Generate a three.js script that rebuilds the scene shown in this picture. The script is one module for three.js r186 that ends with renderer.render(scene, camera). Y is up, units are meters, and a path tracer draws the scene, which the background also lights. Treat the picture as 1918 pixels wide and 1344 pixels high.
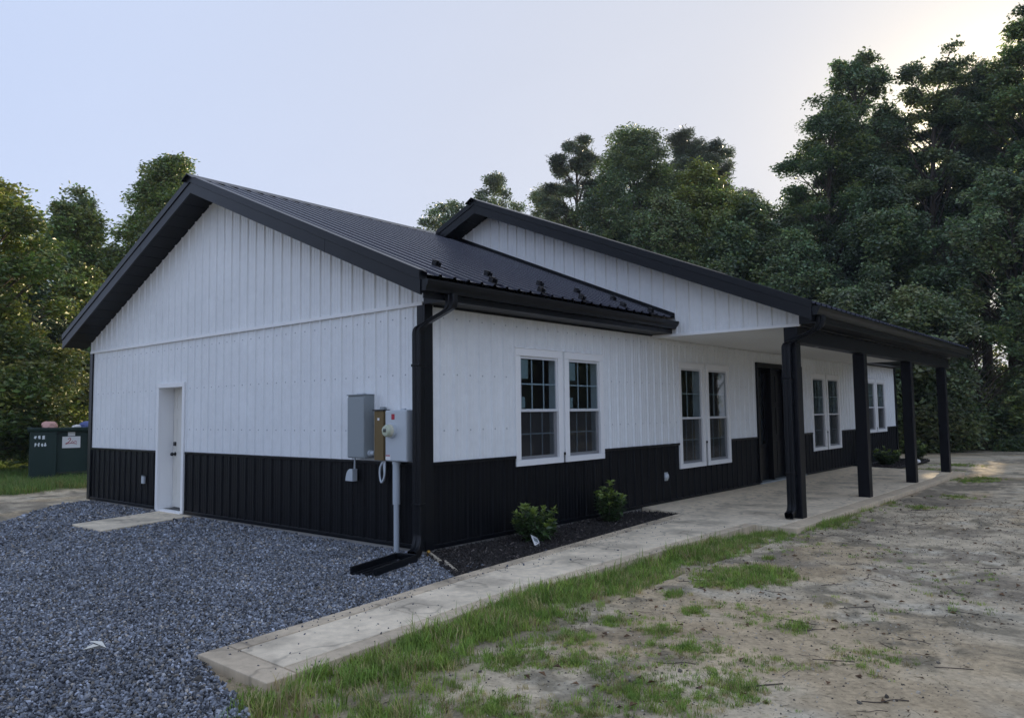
import * as THREE from 'three';
import { mergeGeometries as mergeRaw } from 'three/addons/utils/BufferGeometryUtils.js';
import { RoundedBoxGeometry } from 'three/addons/geometries/RoundedBoxGeometry.js';

// ---------------------------------------------------------------- camera, sky, sun, exposure
const scene = new THREE.Scene();
const renderer = new THREE.WebGLRenderer({ antialias: true });
renderer.toneMapping = THREE.LinearToneMapping;
renderer.toneMappingExposure = 1.45;
renderer.shadowMap.enabled = true;
renderer.setSize(1024, 717);

const CAM = new THREE.Vector3(-6.1347, 1.5453, 6.5458);
const camera = new THREE.PerspectiveCamera(50.269, 1024 / 717, 0.1, 900);
camera.position.copy(CAM);
camera.rotation.order = 'YXZ';
camera.rotation.set(0.0709, -0.8669, -0.0129);
scene.add(camera);

const lerp = (a, b, t) => a + (b - a) * t;
const hash2 = (x, y) => { let h = Math.imul(x | 0, 374761393) + Math.imul(y | 0, 668265263) | 0; h = Math.imul(h ^ h >>> 13, 1274126177); return ((h ^ h >>> 16) >>> 0) / 4294967296; };
function vnoise(x, y) { const xi = Math.floor(x), yi = Math.floor(y), fx = x - xi, fy = y - yi, u = fx * fx * (3 - 2 * fx), v = fy * fy * (3 - 2 * fy); return lerp(lerp(hash2(xi, yi), hash2(xi + 1, yi), u), lerp(hash2(xi, yi + 1), hash2(xi + 1, yi + 1), u), v); }
function fbm(x, y, n = 4) { let s = 0, a = 0.5, t = 0; for (let i = 0; i < n; i++) { s += a * vnoise(x, y); t += a; a *= 0.5; x = x * 2.03 + 17.3; y = y * 2.03 + 9.1; } return s / t; }
const SUN = new THREE.Vector3(0.952, 0.276, -0.111).normalize();
{
  const w = 512, h = 256, data = new Float32Array(w * h * 4), d = new THREE.Vector3();
  const sm = (a, b, x) => { const t = Math.min(1, Math.max(0, (x - a) / (b - a))); return t * t * (3 - 2 * t); };
  for (let j = 0; j < h; j++) for (let i = 0; i < w; i++) {
    const th = ((i + 0.5) / w - 0.5) * 2 * Math.PI, ph = ((j + 0.5) / h - 0.5) * Math.PI;
    d.set(Math.cos(ph) * Math.cos(th), Math.sin(ph), Math.cos(ph) * Math.sin(th));
    const e = Math.max(0, d.y), k = Math.pow(1 - e, 2.6), c = d.dot(SUN);
    const g1 = Math.pow(Math.max(0, (c + 1) / 2), 5), g2 = Math.pow(Math.max(0, c), 55), g3 = Math.pow(Math.max(0, c), 400);
    const cir = 0.05 * (fbm(d.x / (d.y + 0.35) * 2.2 + 4, d.z / (d.y + 0.35) * 1.1 + 9, 5) - 0.5) * sm(0.0, 0.12, d.y);   // faint thin cirrus
    const o = (j * w + i) * 4;
    data[o] = 0.37 + 0.05 * k + 0.14 * g1 + 0.40 * g2 + 3.0 * g3 + cir;
    data[o + 1] = 0.458 + 0.05 * k + 0.06 * g1 + 0.30 * g2 + 2.4 * g3 + cir;
    data[o + 2] = 0.66 + 0.05 * k - 0.10 * g1 + 0.13 * g2 + 1.6 * g3 + cir;
    data[o + 3] = 1;
  }
  const sky = new THREE.DataTexture(data, w, h, THREE.RGBAFormat, THREE.FloatType);
  sky.mapping = THREE.EquirectangularReflectionMapping; sky.magFilter = THREE.LinearFilter; sky.minFilter = THREE.LinearFilter;
  sky.colorSpace = THREE.LinearSRGBColorSpace; sky.needsUpdate = true;
  scene.background = sky; scene.environment = sky;
}
const sun = new THREE.DirectionalLight(new THREE.Color().setRGB(1, 0.78, 0.5), 5);
sun.position.copy(SUN).multiplyScalar(120); sun.castShadow = true;
sun.shadow.camera.left = sun.shadow.camera.bottom = -60; sun.shadow.camera.right = sun.shadow.camera.top = 60;
sun.shadow.camera.far = 300; sun.shadow.mapSize.set(2048, 2048); sun.shadow.radius = 1.5;
scene.add(sun, sun.target);
scene.fog = new THREE.FogExp2(new THREE.Color().setRGB(0.8, 0.88, 1.0), 0.0005);

// ---------------------------------------------------------------- helpers
const mergeGeometries = (list, keep = '') => mergeRaw(list.map((g) => { const f = g.index ? g.toNonIndexed() : g; for (const k of Object.keys(f.attributes)) if (k !== 'position' && k !== 'normal' && k !== keep) f.deleteAttribute(k); return f; }));
let seed = 1;
const rnd = () => { seed |= 0; seed = seed + 0x6D2B79F5 | 0; let t = Math.imul(seed ^ seed >>> 15, 1 | seed); t = t + Math.imul(t ^ t >>> 7, 61 | t) ^ t; return ((t ^ t >>> 14) >>> 0) / 4294967296; };
const rr = (a, b) => a + (b - a) * rnd();
const clamp01 = (x) => Math.min(1, Math.max(0, x));
const smooth = (a, b, x) => { const t = clamp01((x - a) / (b - a)); return t * t * (3 - 2 * t); };
const lin = (pts) => (x) => { if (x <= pts[0][0]) return pts[0][1]; for (let i = 1; i < pts.length; i++) if (x <= pts[i][0]) return lerp(pts[i - 1][1], pts[i][1], (x - pts[i - 1][0]) / (pts[i][0] - pts[i - 1][0])); return pts[pts.length - 1][1]; };
const names = {};
function numbered(n) { names[n] = (names[n] ?? -1) + 1; return names[n] ? n + '_' + String(names[n]).padStart(3, '0') : n; }
function shadowed(o) { o.castShadow = true; o.receiveShadow = true; return o; }
function mesh(name, geo, mat, parent) { const m = shadowed(new THREE.Mesh(geo, mat)); m.name = parent === scene ? numbered(name) : name; parent.add(m); return m; }
function group(name, parent = scene) { const g = new THREE.Group(); g.name = parent === scene ? numbered(name) : name; parent.add(g); return g; }
function tag(o, label, category, grp, kind) { o.userData.label = label; if (category) o.userData.category = category; if (grp) o.userData.group = grp; if (kind) o.userData.kind = kind; return o; }
function C(r, g, b) { return new THREE.Color().setRGB(r, g, b); }
function S(o) { return new THREE.MeshStandardMaterial(o); }
function P(o) { return new THREE.MeshPhysicalMaterial(o); }
function boxGeo(x0, x1, y0, y1, z0, z1, r = 0) {
  const w = Math.abs(x1 - x0), h = Math.abs(y1 - y0), d = Math.abs(z1 - z0);
  const rad = Math.min(r, w / 2.05, h / 2.05, d / 2.05);
  const g = rad > 0.0005 ? new RoundedBoxGeometry(w, h, d, 2, rad) : new THREE.BoxGeometry(w, h, d);
  return g.translate((x0 + x1) / 2, (y0 + y1) / 2, (z0 + z1) / 2);
}
function box(parent, name, mat, x0, x1, y0, y1, z0, z1, r = 0.004) { return mesh(name, boxGeo(x0, x1, y0, y1, z0, z1, r), mat, parent); }
// polygon given in (z, y), drawn out along x
function prismX(poly, x0, x1, bevel = 0) {
  const s = new THREE.Shape(poly.map(([z, y]) => new THREE.Vector2(z, y)));
  const g = new THREE.ExtrudeGeometry(s, { depth: x1 - x0 - 2 * bevel, bevelEnabled: bevel > 0, bevelSize: bevel, bevelThickness: bevel, bevelOffset: -bevel, bevelSegments: 1 });
  g.translate(0, 0, bevel);
  return g.applyMatrix4(new THREE.Matrix4().makeBasis(new THREE.Vector3(0, 0, 1), new THREE.Vector3(0, 1, 0), new THREE.Vector3(-1, 0, 0)).setPosition(x1, 0, 0));
}
// polygon given in (x, z), a flat slab with a top that follows top(x, z)
function slabGeo(poly, top, thick, bevel = 0.012, step = 0) {
  const s = new THREE.Shape(poly.map(([x, z]) => new THREE.Vector2(x, -z)));
  const g = new THREE.ExtrudeGeometry(s, { depth: thick - bevel, bevelEnabled: bevel > 0, bevelSize: bevel, bevelThickness: bevel, bevelOffset: -bevel, bevelSegments: 2 });
  g.rotateX(-Math.PI / 2); g.translate(0, -thick + bevel, 0);
  g.translate(0, -Math.max(0, 0), 0);
  g.computeBoundingBox(); const my = g.boundingBox.max.y, p = g.attributes.position, uv = g.attributes.uv;
  for (let i = 0; i < p.count; i++) { p.setY(i, p.getY(i) - my + top(p.getX(i), p.getZ(i))); uv.setXY(i, p.getX(i), p.getZ(i)); }
  g.computeVertexNormals();
  return g;
}
// a rectangular tube along a path (downspouts), corners rounded by the path's own points
function ductGeo(pts, w, h, up) {
  const cur = new THREE.CurvePath(), V = pts.map((p) => new THREE.Vector3(...p)), R = 0.07, path = [];
  path.push(V[0]);
  for (let i = 1; i < V.length - 1; i++) {
    const a = V[i].clone().add(V[i - 1].clone().sub(V[i]).setLength(Math.min(R, V[i].distanceTo(V[i - 1]) * 0.45))), b = V[i].clone().add(V[i + 1].clone().sub(V[i]).setLength(Math.min(R, V[i].distanceTo(V[i + 1]) * 0.45)));
    for (let k = 0; k <= 6; k++) { const t = k / 6; path.push(a.clone().multiplyScalar((1 - t) * (1 - t)).addScaledVector(V[i], 2 * t * (1 - t)).addScaledVector(b, t * t)); }
  }
  path.push(V[V.length - 1]);
  const side = new THREE.Vector3(...up).normalize(), pos = [], idx = [], c = 0.012, sec = [[-w / 2 + c, -h / 2], [-w * 0.12, -h / 2], [0, -h / 2 + 0.008], [w * 0.12, -h / 2], [w / 2 - c, -h / 2], [w / 2, -h / 2 + c], [w / 2, h / 2 - c], [w / 2 - c, h / 2], [w * 0.12, h / 2], [0, h / 2 - 0.008], [-w * 0.12, h / 2], [-w / 2 + c, h / 2], [-w / 2, h / 2 - c], [-w / 2, -h / 2 + c]];
  path.forEach((p, i) => {
    const t = (path[i + 1] ?? p).clone().sub(path[i - 1] ?? p).normalize(), n = new THREE.Vector3().crossVectors(t, side).normalize();
    for (const [a, b] of sec) pos.push(p.x + side.x * a + n.x * b, p.y + side.y * a + n.y * b, p.z + side.z * a + n.z * b);
  });
  const m = sec.length;
  for (let i = 0; i < path.length - 1; i++) for (let k = 0; k < m; k++) { const a = i * m + k, b = i * m + (k + 1) % m; idx.push(a, b, a + m, b, b + m, a + m); }
  const g = new THREE.BufferGeometry(); g.setAttribute('position', new THREE.Float32BufferAttribute(pos, 3)); g.setIndex(idx);
  const f = g.toNonIndexed(); f.computeVertexNormals(); return f;
}
function tubeGeo(pts, r, seg = 24, rad = 8) { return new THREE.TubeGeometry(new THREE.CatmullRomCurve3(pts.map((p) => new THREE.Vector3(...p))), seg, r, rad); }
function cone(a, b, r0, r1, n = 6) {
  const d = b.clone().sub(a), g = new THREE.CylinderGeometry(r1, r0, d.length(), n, 1, true);
  g.translate(0, d.length() / 2, 0);
  return g.applyQuaternion(new THREE.Quaternion().setFromUnitVectors(new THREE.Vector3(0, 1, 0), d.clone().normalize())).translate(a.x, a.y, a.z);
}
function noiseTex(n, f, srgb) {
  const d = new Uint8Array(n * n * 4);
  for (let j = 0; j < n; j++) for (let i = 0; i < n; i++) { const c = f(i, j, n), o = (j * n + i) * 4; d[o] = c[0]; d[o + 1] = c[1] ?? c[0]; d[o + 2] = c[2] ?? c[0]; d[o + 3] = 255; }
  const t = new THREE.DataTexture(d, n, n); t.wrapS = t.wrapT = THREE.RepeatWrapping; t.magFilter = THREE.LinearFilter; t.minFilter = THREE.LinearMipmapLinearFilter; t.generateMipmaps = true;
  if (srgb) t.colorSpace = THREE.SRGBColorSpace; t.needsUpdate = true; return t;
}
// noise that tiles over n cells
function tnoise(x, y, per) { const xi = Math.floor(x), yi = Math.floor(y), fx = x - xi, fy = y - yi, u = fx * fx * (3 - 2 * fx), v = fy * fy * (3 - 2 * fy), m = (a) => ((a % per) + per) % per; return lerp(lerp(hash2(m(xi), m(yi)), hash2(m(xi + 1), m(yi)), u), lerp(hash2(m(xi), m(yi + 1)), hash2(m(xi + 1), m(yi + 1)), u), v); }
function tfbm(u, v, base, n) { let s = 0, a = 0.5, t = 0, p = base; for (let i = 0; i < n; i++) { s += a * tnoise(u * p, v * p, p); t += a; a *= 0.55; p *= 2; } return s / t; }

// ---------------------------------------------------------------- materials
const dentTex = noiseTex(256, (i, j, n) => [255 * tfbm(i / n, j / n, 3, 3)]);
dentTex.repeat.set(0.35, 0.35);
const dirtTex = noiseTex(512, (i, j, n) => { const a = tfbm(i / n, j / n, 6, 5), b = tfbm(i / n + 0.37, j / n, 48, 3); const v = 249 + 14 * (a - 0.5) + 9 * (b - 0.5); return [Math.min(255, v), Math.min(255, v), Math.min(255, v - 1)]; }, true);
dirtTex.repeat.set(0.3, 0.3);
const M = {
  white: S({ color: C(0.83, 0.85, 0.86), map: dirtTex, roughness: 0.42, bumpMap: dentTex, bumpScale: 0.006 }),
  whiteTrim: S({ color: C(0.84, 0.84, 0.83), roughness: 0.45 }),
  black: P({ color: C(0.005, 0.0055, 0.007), specularIntensity: 0.3, roughness: 0.4, bumpMap: dentTex, bumpScale: 0.006 }),
  blackTrim: P({ color: C(0.006, 0.007, 0.009), specularIntensity: 0.45, roughness: 0.32, bumpMap: dentTex, bumpScale: 0.01 }),
  roof: S({ color: C(0.014, 0.013, 0.026), roughness: 0.24 }),
  post: P({ color: C(0.006, 0.0065, 0.009), specularIntensity: 0.35, roughness: 0.4 }),
  ceiling: S({ color: C(0.78, 0.78, 0.76), roughness: 0.5 }),
  concreteEdge: S({ color: C(0.42, 0.40, 0.37), roughness: 0.9 }),
  vinyl: S({ color: C(0.62, 0.63, 0.64), roughness: 0.45 }),
  muntin: S({ color: C(0.42, 0.44, 0.46), roughness: 0.5 }),
  glass: P({ color: C(0.72, 0.82, 0.85), transmission: 1, roughness: 0.02, thickness: 0, ior: 1.5 }),
  screen: S({ color: C(0.03, 0.03, 0.033), roughness: 0.8, transparent: true, opacity: 0.45 }),
  sticker: S({ color: C(0.2, 0.24, 0.24), roughness: 0.7 }),
  inside: S({ color: C(0.36, 0.30, 0.23), roughness: 0.95 }),
  doorWhite: S({ color: C(0.72, 0.70, 0.64), roughness: 0.5 }),
  doorBlack: P({ color: C(0.005, 0.005, 0.006), specularIntensity: 0.4, roughness: 0.35 }),
  greyMetal: S({ color: C(0.27, 0.30, 0.31), roughness: 0.55, metalness: 0.1 }),
  paleMetal: S({ color: C(0.50, 0.54, 0.57), roughness: 0.45, metalness: 0.2 }),
  brown: S({ color: C(0.17, 0.115, 0.045), roughness: 0.8 }),
  pvc: S({ color: C(0.42, 0.46, 0.49), roughness: 0.5 }),
  red: S({ color: C(0.4, 0.02, 0.04), roughness: 0.6 }),
  meterGlass: P({ color: C(0.9, 0.95, 0.92), transmission: 1, roughness: 0.03, thickness: 0, ior: 1.5 }),
  cream: S({ color: C(0.6, 0.58, 0.45), roughness: 0.6 }),
  knob: S({ color: C(0.01, 0.01, 0.012), roughness: 0.3 }),
  dumpster: S({ color: C(0.005, 0.024, 0.017), roughness: 0.5, bumpMap: dentTex, bumpScale: 0.02 }),
  sign: S({ color: C(0.8, 0.78, 0.76), roughness: 0.6 }),
  paint: S({ color: C(0.75, 0.78, 0.78), roughness: 0.7 }),
  wood: S({ color: C(0.40, 0.34, 0.25), roughness: 0.85 }),
  brass: S({ color: C(0.45, 0.26, 0.05), roughness: 0.4, metalness: 0.6 }),
};

// ---------------------------------------------------------------- the ground
const walkNear = lin([[-3.53, 1.547], [-2.245, 1.409], [-0.694, 1.214], [4.6, 0.795]]);
const walkFar = lin([[-3.53, 2.375], [-2.09, 2.244], [-0.647, 2.112], [2.49, 2.094], [3.98, 2.132]]);
const slabTop = (x, z) => -0.018 * Math.max(0, z);
const grassOut = lin([[-6, 4.3], [-4.2, 3.7], [-3.5, 3.4], [-2.6, 3.06], [-1.5, 2.86], [-0.63, 2.70], [1.3, 2.58], [3.1, 2.50], [4.5, 2.80], [6.3, 2.93], [8, 2.78], [10, 2.7]]);
const grassIn = lin([[-3.53, 2.39], [-2.09, 2.26], [-0.647, 2.13], [2.49, 2.11], [3.98, 2.15], [4.4, 2.66], [16, 2.7]]);
const gravelFront = lin([[-6, 3.3], [-3.85, 2.75], [-3.7, 2.3], [-3.53, 1.55]]);      // front limit of the gravel west of the walk
const tufts = [[1.1, 3.28, 0.34, 1.5], [1.45, 3.42, 0.26, 1.2], [0.72, 3.2, 0.2, 0.9], [-2.2, 3.12, 0.22, 0.8], [-1.95, 3.5, 0.2, 0.6], [-0.95, 3.6, 0.16, 0.7], [-2.15, 4.05, 0.25, 0.6], [-2.1, 4.35, 0.3, 0.5], [-1.5, 3.15, 0.2, 0.6], [-0.9, 3.15, 0.2, 0.5], [-1.2, 3.9, 0.18, 0.5], [-0.3, 3.5, 0.12, 0.6], [0.1, 3.1, 0.15, 0.5], [-2.9, 3.6, 0.3, 0.9], [-3.1, 4.1, 0.3, 0.6], [-1.7, 4.5, 0.2, 0.5], [-2.6, 4.0, 0.18, 0.5], [-0.2, 4.3, 0.15, 0.4], [13.9, 3.15, 0.5, 0.9], [14.6, 3.3, 0.35, 0.7], [8.2, 3.35, 0.3, 0.5], [10.2, 3.5, 0.35, 0.4], [2.3, 3.1, 0.1, 0.5], [17.0, 1.6, 0.6, 0.5], [19.5, 1.9, 0.7, 0.5]];
const onGravel = (x, z) => (x < 0.02 && z < (x < -3.53 ? gravelFront(x) : walkNear(Math.min(x, 4))) && (z > -9.5 + Math.max(0, -x - 0.14) * 0.93 + 0.25 * Math.sin(x * 2.1)) && x > -12);
const isLawn = (x, z) => smooth(-12.6, -13.4, z + 0.05 * x + 0.8 * (fbm(x * 0.5, z * 0.5, 3) - 0.5)) * (x < 22 ? 1 : 0);
const treeEdge = (x, z) => smooth(27, 31, x + 3 * (fbm(x * 0.2, z * 0.2 + 5, 3) - 0.5));
function groundY(x, z) {
  let y = -0.105 + 0.03 * (fbm(x * 0.6, z * 0.6, 3) - 0.5) + 0.022 * (fbm(x * 2.3 + 5, z * 2.3, 4) - 0.5);
  y += 0.020 * (fbm(x * 7, z * 7, 3) - 0.5);
  if (z > 2.9) { const t = (z - 4.6 + 0.12 * x - 0.35 * Math.sin(x * 0.7)); y -= 0.025 * Math.exp(-t * t * 9); }   // a shallow wheel rut
  if (x < 0.2 && z < 2.9 && z > -10) y = Math.min(y, -0.098);
  if (x > -0.1 && x < 20.7 && z < 2.75 && z > -9.7) y = Math.min(y, -0.14);
  const far = Math.hypot(x - 5, z); if (far > 60) y -= Math.min(1.5, (far - 60) * 0.012);
  return y;
}
{
  const axis = (segs) => { const a = []; for (const [from, to, st] of segs) for (let v = from; v < to - 1e-6; v += st) a.push(v); a.push(segs[segs.length - 1][1]); return a; };
  const xs = axis([[-400, -60, 34], [-60, -8, 1.6], [-8, -4.2, 0.12], [-4.2, 5, 0.045], [5, 12, 0.09], [12, 34, 0.25], [34, 80, 1.6], [80, 400, 32]]);
  const zs = axis([[-400, -60, 34], [-60, -20, 1.4], [-20, -9, 0.25], [-9, 2, 0.5], [2, 5.4, 0.04], [5.4, 9, 0.2], [9, 60, 1.8], [60, 400, 34]]);
  const nx = xs.length, nz = zs.length, pos = new Float32Array(nx * nz * 3), col = new Float32Array(nx * nz * 3), uv = new Float32Array(nx * nz * 2), idx = [];
  for (let j = 0; j < nz; j++) for (let i = 0; i < nx; i++) {
    const x = xs[i], z = zs[j], o = j * nx + i;
    pos[o * 3] = x; pos[o * 3 + 1] = groundY(x, z); pos[o * 3 + 2] = z; uv[o * 2] = x; uv[o * 2 + 1] = z;
    // sand, damp brown earth, pale dry crust, worn grass
    const a = fbm(x * 0.9 + 3, z * 0.9, 5), b = fbm(x * 2.6 + 40, z * 2.6, 4), c = fbm(x * 0.35, z * 0.35 + 9, 3), e = fbm(x * 7, z * 7 + 3, 3);
    let r = 0.68, g = 0.57, bl = 0.41;
    const damp = clamp01(smooth(0.47, 0.60, a * 0.5 + b * 0.27 + e * 0.23) * 0.95 + smooth(0.5, 0.75, c) * 0.2);
    r = lerp(r, 0.33, damp); g = lerp(g, 0.275, damp); bl = lerp(bl, 0.20, damp);
    const crust = smooth(0.55, 0.7, b) * (1 - damp); r = lerp(r, 0.68, crust); g = lerp(g, 0.61, crust); bl = lerp(bl, 0.48, crust);
    const clay = smooth(0.56, 0.7, fbm(x * 0.8 + 70, z * 0.8 + 20, 3)); r = lerp(r, 0.58, clay * 0.6); g = lerp(g, 0.43, clay * 0.6); bl = lerp(bl, 0.25, clay * 0.6);
    const th = smooth(0.53, 0.64, fbm(x * 5.5 + 31, z * 5.5 + 12, 4)) * smooth(0.4, 0.6, fbm(x * 1.1 + 3, z * 1.1 + 44, 3)); r = lerp(r, 0.22, th * 0.75); g = lerp(g, 0.19, th * 0.75); bl = lerp(bl, 0.13, th * 0.75);   // matted dead grass
    const lawn = Math.max(isLawn(x, z), treeEdge(x, z) * 0.9); r = lerp(r, 0.13, lawn); g = lerp(g, 0.16, lawn); bl = lerp(bl, 0.05, lawn);
    let tf = 0; for (const [tx, tz, tr, td] of tufts) { const q = Math.hypot(x - tx, z - tz) / tr; tf = Math.max(tf, (1 - smooth(0.5, 1.25, q)) * Math.min(1, td)); }
    if (z < grassOut(x) + 0.08 && z > 2 && x > -4.5 && x < 9) tf = Math.max(tf, 0.8);
    tf *= 0.35 + 0.65 * smooth(0.35, 0.6, b); r = lerp(r, 0.26, tf * 0.7); g = lerp(g, 0.225, tf * 0.7); bl = lerp(bl, 0.12, tf * 0.7);
    col[o * 3] = r; col[o * 3 + 1] = g; col[o * 3 + 2] = bl;
  }
  for (let j = 0; j < nz - 1; j++) for (let i = 0; i < nx - 1; i++) { const a = j * nx + i; idx.push(a, a + nx, a + 1, a + 1, a + nx, a + nx + 1); }
  const g = new THREE.BufferGeometry();
  g.setAttribute('position', new THREE.BufferAttribute(pos, 3)); g.setAttribute('color', new THREE.BufferAttribute(col, 3)); g.setAttribute('uv', new THREE.BufferAttribute(uv, 2)); g.setIndex(idx); g.computeVertexNormals();
  const grain = noiseTex(1024, (i, j, n) => {
    const u = i / n, v = j / n, a = tfbm(u, v, 8, 4), b = tfbm(u + 0.3, v + 0.1, 64, 3), c = tnoise(u * 150, v * 150, 150), d = tnoise(u * 90 + 7, v * 60, 30);
    let s = 232 + 55 * (a - 0.5) + 65 * (b - 0.5); if (c > 0.90) s -= 90 * (c - 0.86) * 8; if (d > 0.93) s -= 45;
    s = Math.max(70, Math.min(255, s)); return [s, s * 0.99, s * 0.965];
  }, true); grain.repeat.set(0.5, 0.5);
  const grainB = noiseTex(512, (i, j, n) => [255 * (0.6 * tfbm(i / n, j / n, 32, 4) + 0.4 * tfbm(i / n, j / n, 6, 3))]); grainB.repeat.set(0.8, 0.8);
  const m = mesh('ground', g, S({ vertexColors: true, map: grain, roughness: 0.97, bumpMap: grainB, bumpScale: 0.03 }), scene);
  tag(m, 'bare sandy yard with damp patches and thin grass around the house', null, null, 'structure');
}
// an instanced scatter of small natural pieces
function scatter(name, parent, geo, mat, list) {
  const im = shadowed(new THREE.InstancedMesh(geo, mat, list.length)); im.name = parent === scene ? numbered(name) : name;
  const m = new THREE.Matrix4(), q = new THREE.Quaternion(), e = new THREE.Euler(), s = new THREE.Vector3(), p = new THREE.Vector3(), c = new THREE.Color();
  list.forEach((t, i) => { q.setFromEuler(e.set(t.a, t.b, t.c)); im.setMatrixAt(i, m.compose(p.set(t.x, t.y, t.z), q, s.set(t.s * (t.sx ?? 1), t.s * (t.sy ?? 1), t.s * (t.sz ?? 1)))); im.setColorAt(i, c.setRGB(t.col[0], t.col[1], t.col[2])); });
  im.userData.kind = 'stuff'; parent.add(im); return im;
}
function stoneGeo(k) {
  seed = 900 + k; const g = new THREE.IcosahedronGeometry(1, 0), p = g.attributes.position, seen = {};
  for (let i = 0; i < p.count; i++) { const key = [p.getX(i), p.getY(i), p.getZ(i)].map((v) => v.toFixed(3)).join(); const f = seen[key] ??= rr(0.5, 1.25); p.setXYZ(i, p.getX(i) * f * 1.25, p.getY(i) * f * 0.7, p.getZ(i) * f * 0.95); }
  g.computeVertexNormals(); return g;
}
// gravel apron
{
  const bed = group('gravel_apron'); tag(bed, 'apron of crushed blue grey gravel along the gable end', null, null, 'structure');
  const pts = []; const xs = [], st = 0.25; for (let x = -12; x <= 0.001; x += st) xs.push(Math.min(x, 0));
  const pos = [], idx = []; const nz = 60;
  xs.forEach((x) => { const z1 = x < -3.53 ? gravelFront(x) : walkNear(x), z0 = -9.5 + Math.max(0, -x - 0.14) * 0.93 + 0.25 * Math.sin(x * 2.1); for (let k = 0; k <= nz; k++) { const z = lerp(z0, Math.max(z1, z0), k / nz); pos.push(x, -0.070 + 0.008 * (fbm(x * 3, z * 3, 2) - 0.5) - 0.014 * smooth(0.94, 1, Math.abs(k / nz - 0.5) * 2), z); } });
  for (let i = 0; i < xs.length - 1; i++) for (let k = 0; k < nz; k++) { const a = i * (nz + 1) + k; idx.push(a, a + 1, a + nz + 1, a + 1, a + nz + 2, a + nz + 1); }
  const g = new THREE.BufferGeometry(); g.setAttribute('position', new THREE.Float32BufferAttribute(pos, 3)); g.setIndex(idx); g.computeVertexNormals();
  mesh('gravel_base', g, S({ color: C(0.06, 0.064, 0.075), roughness: 1 }), bed);
  const mat = S({ color: C(1, 1, 1), roughness: 0.82, flatShading: true });
  const lists = [[], [], []];
  seed = 41;
  let tries = 0, n = 0;
  while (n < 290000 && tries++ < 1500000) {
    // denser close to the camera, larger loose spacing far off where stones merge to the eye
    const x = rr(-9, 0), z = rr(-9.6, 3.3); if (!onGravel(x + 0.05 * (rnd() - 0.5), z + 0.05 * (rnd() - 0.5))) continue;
    if (x > -0.005 || (x > -1.6 && z > -6.02 - (x + 1.58) * 0.325 && z < -4.92 - (x + 1.58) * 0.32 && rnd() < 0.985)) continue;
    const dx = x - CAM.x, dz = z - CAM.z, D = Math.hypot(dx, dz); if (dz * -0.648 + dx * 0.762 < 0.5) continue;   // behind the lens
    const far = smooth(8, 15, D); if (rnd() < far * 0.6) continue;
    const s = (0.005 + 0.0095 * Math.pow(rnd(), 1.6) + (rnd() < 0.02 ? rr(0.003, 0.008) : 0)) * (1 + 0.7 * far);
    const t = 0.65 + 0.9 * (fbm(x * 1.3, z * 1.3, 3) - 0.5), v = (rnd() < 0.12 ? rr(0.30, 0.55) : rr(0.05, 0.29)) * (0.75 + 0.5 * t), w = rnd();
    const col = w < 0.14 ? [v * 1.15, v * 1.02, v * 0.85] : w < 0.3 ? [v, v, v] : [v * 0.92, v * 0.98, v * 1.1];
    lists[n++ % 3].push({ x, y: -0.068 + 0.012 * (fbm(x * 2.2, z * 2.2, 3) - 0.5) + s * rr(0.3, 1.2), z, a: rr(0, 6.3), b: rr(0, 6.3), c: rr(0, 6.3), s, col });
  }
  for (let k = 0; k < 3; k++) scatter('gravel_stones', bed, stoneGeo(k), mat, lists[k]);
}

// ---------------------------------------------------------------- walk, porch floor, pads
const stampB = noiseTex(1024, (i, j, n) => { const u = i / n, v = j / n, a = tfbm(u, v, 5, 6), b = Math.abs(tfbm(u + 0.5, v + 0.2, 4, 4) - 0.5) * 2, c = tnoise(u * 160, v * 160, 160); return [255 * clamp01(0.55 * a + 0.4 * Math.pow(b, 0.6) + 0.1 * c)]; });
stampB.repeat.set(0.42, 0.42);
const stampC = noiseTex(1024, (i, j, n) => {
  const u = i / n, v = j / n, a = tfbm(u, v, 5, 6), b = Math.abs(tfbm(u + 0.5, v + 0.2, 4, 4) - 0.5) * 2, c = tfbm(u, v + 0.6, 40, 3), stain = smooth(0.55, 0.72, tfbm(u + 0.1, v + 0.8, 3, 4));
  let s = 236 + 55 * (a - 0.5) + 40 * (c - 0.5) - 34 * (1 - smooth(0.0, 0.06, b)) - 30 * stain; const sp = tnoise(u * 200 + 3, v * 200, 200); if (sp > 0.965) s -= 60;
  return [Math.min(255, s), Math.min(255, s * 0.925), Math.min(255, s * 0.80)];
}, true); stampC.repeat.set(0.42, 0.42);
const stamped = S({ map: stampC, color: C(0.95, 0.95, 0.95), roughness: 0.75, bumpMap: stampB, bumpScale: 0.012 });
const stampedBorder = S({ map: stampC, color: C(0.74, 0.71, 0.68), roughness: 0.75, bumpMap: stampB, bumpScale: 0.012 });
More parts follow.
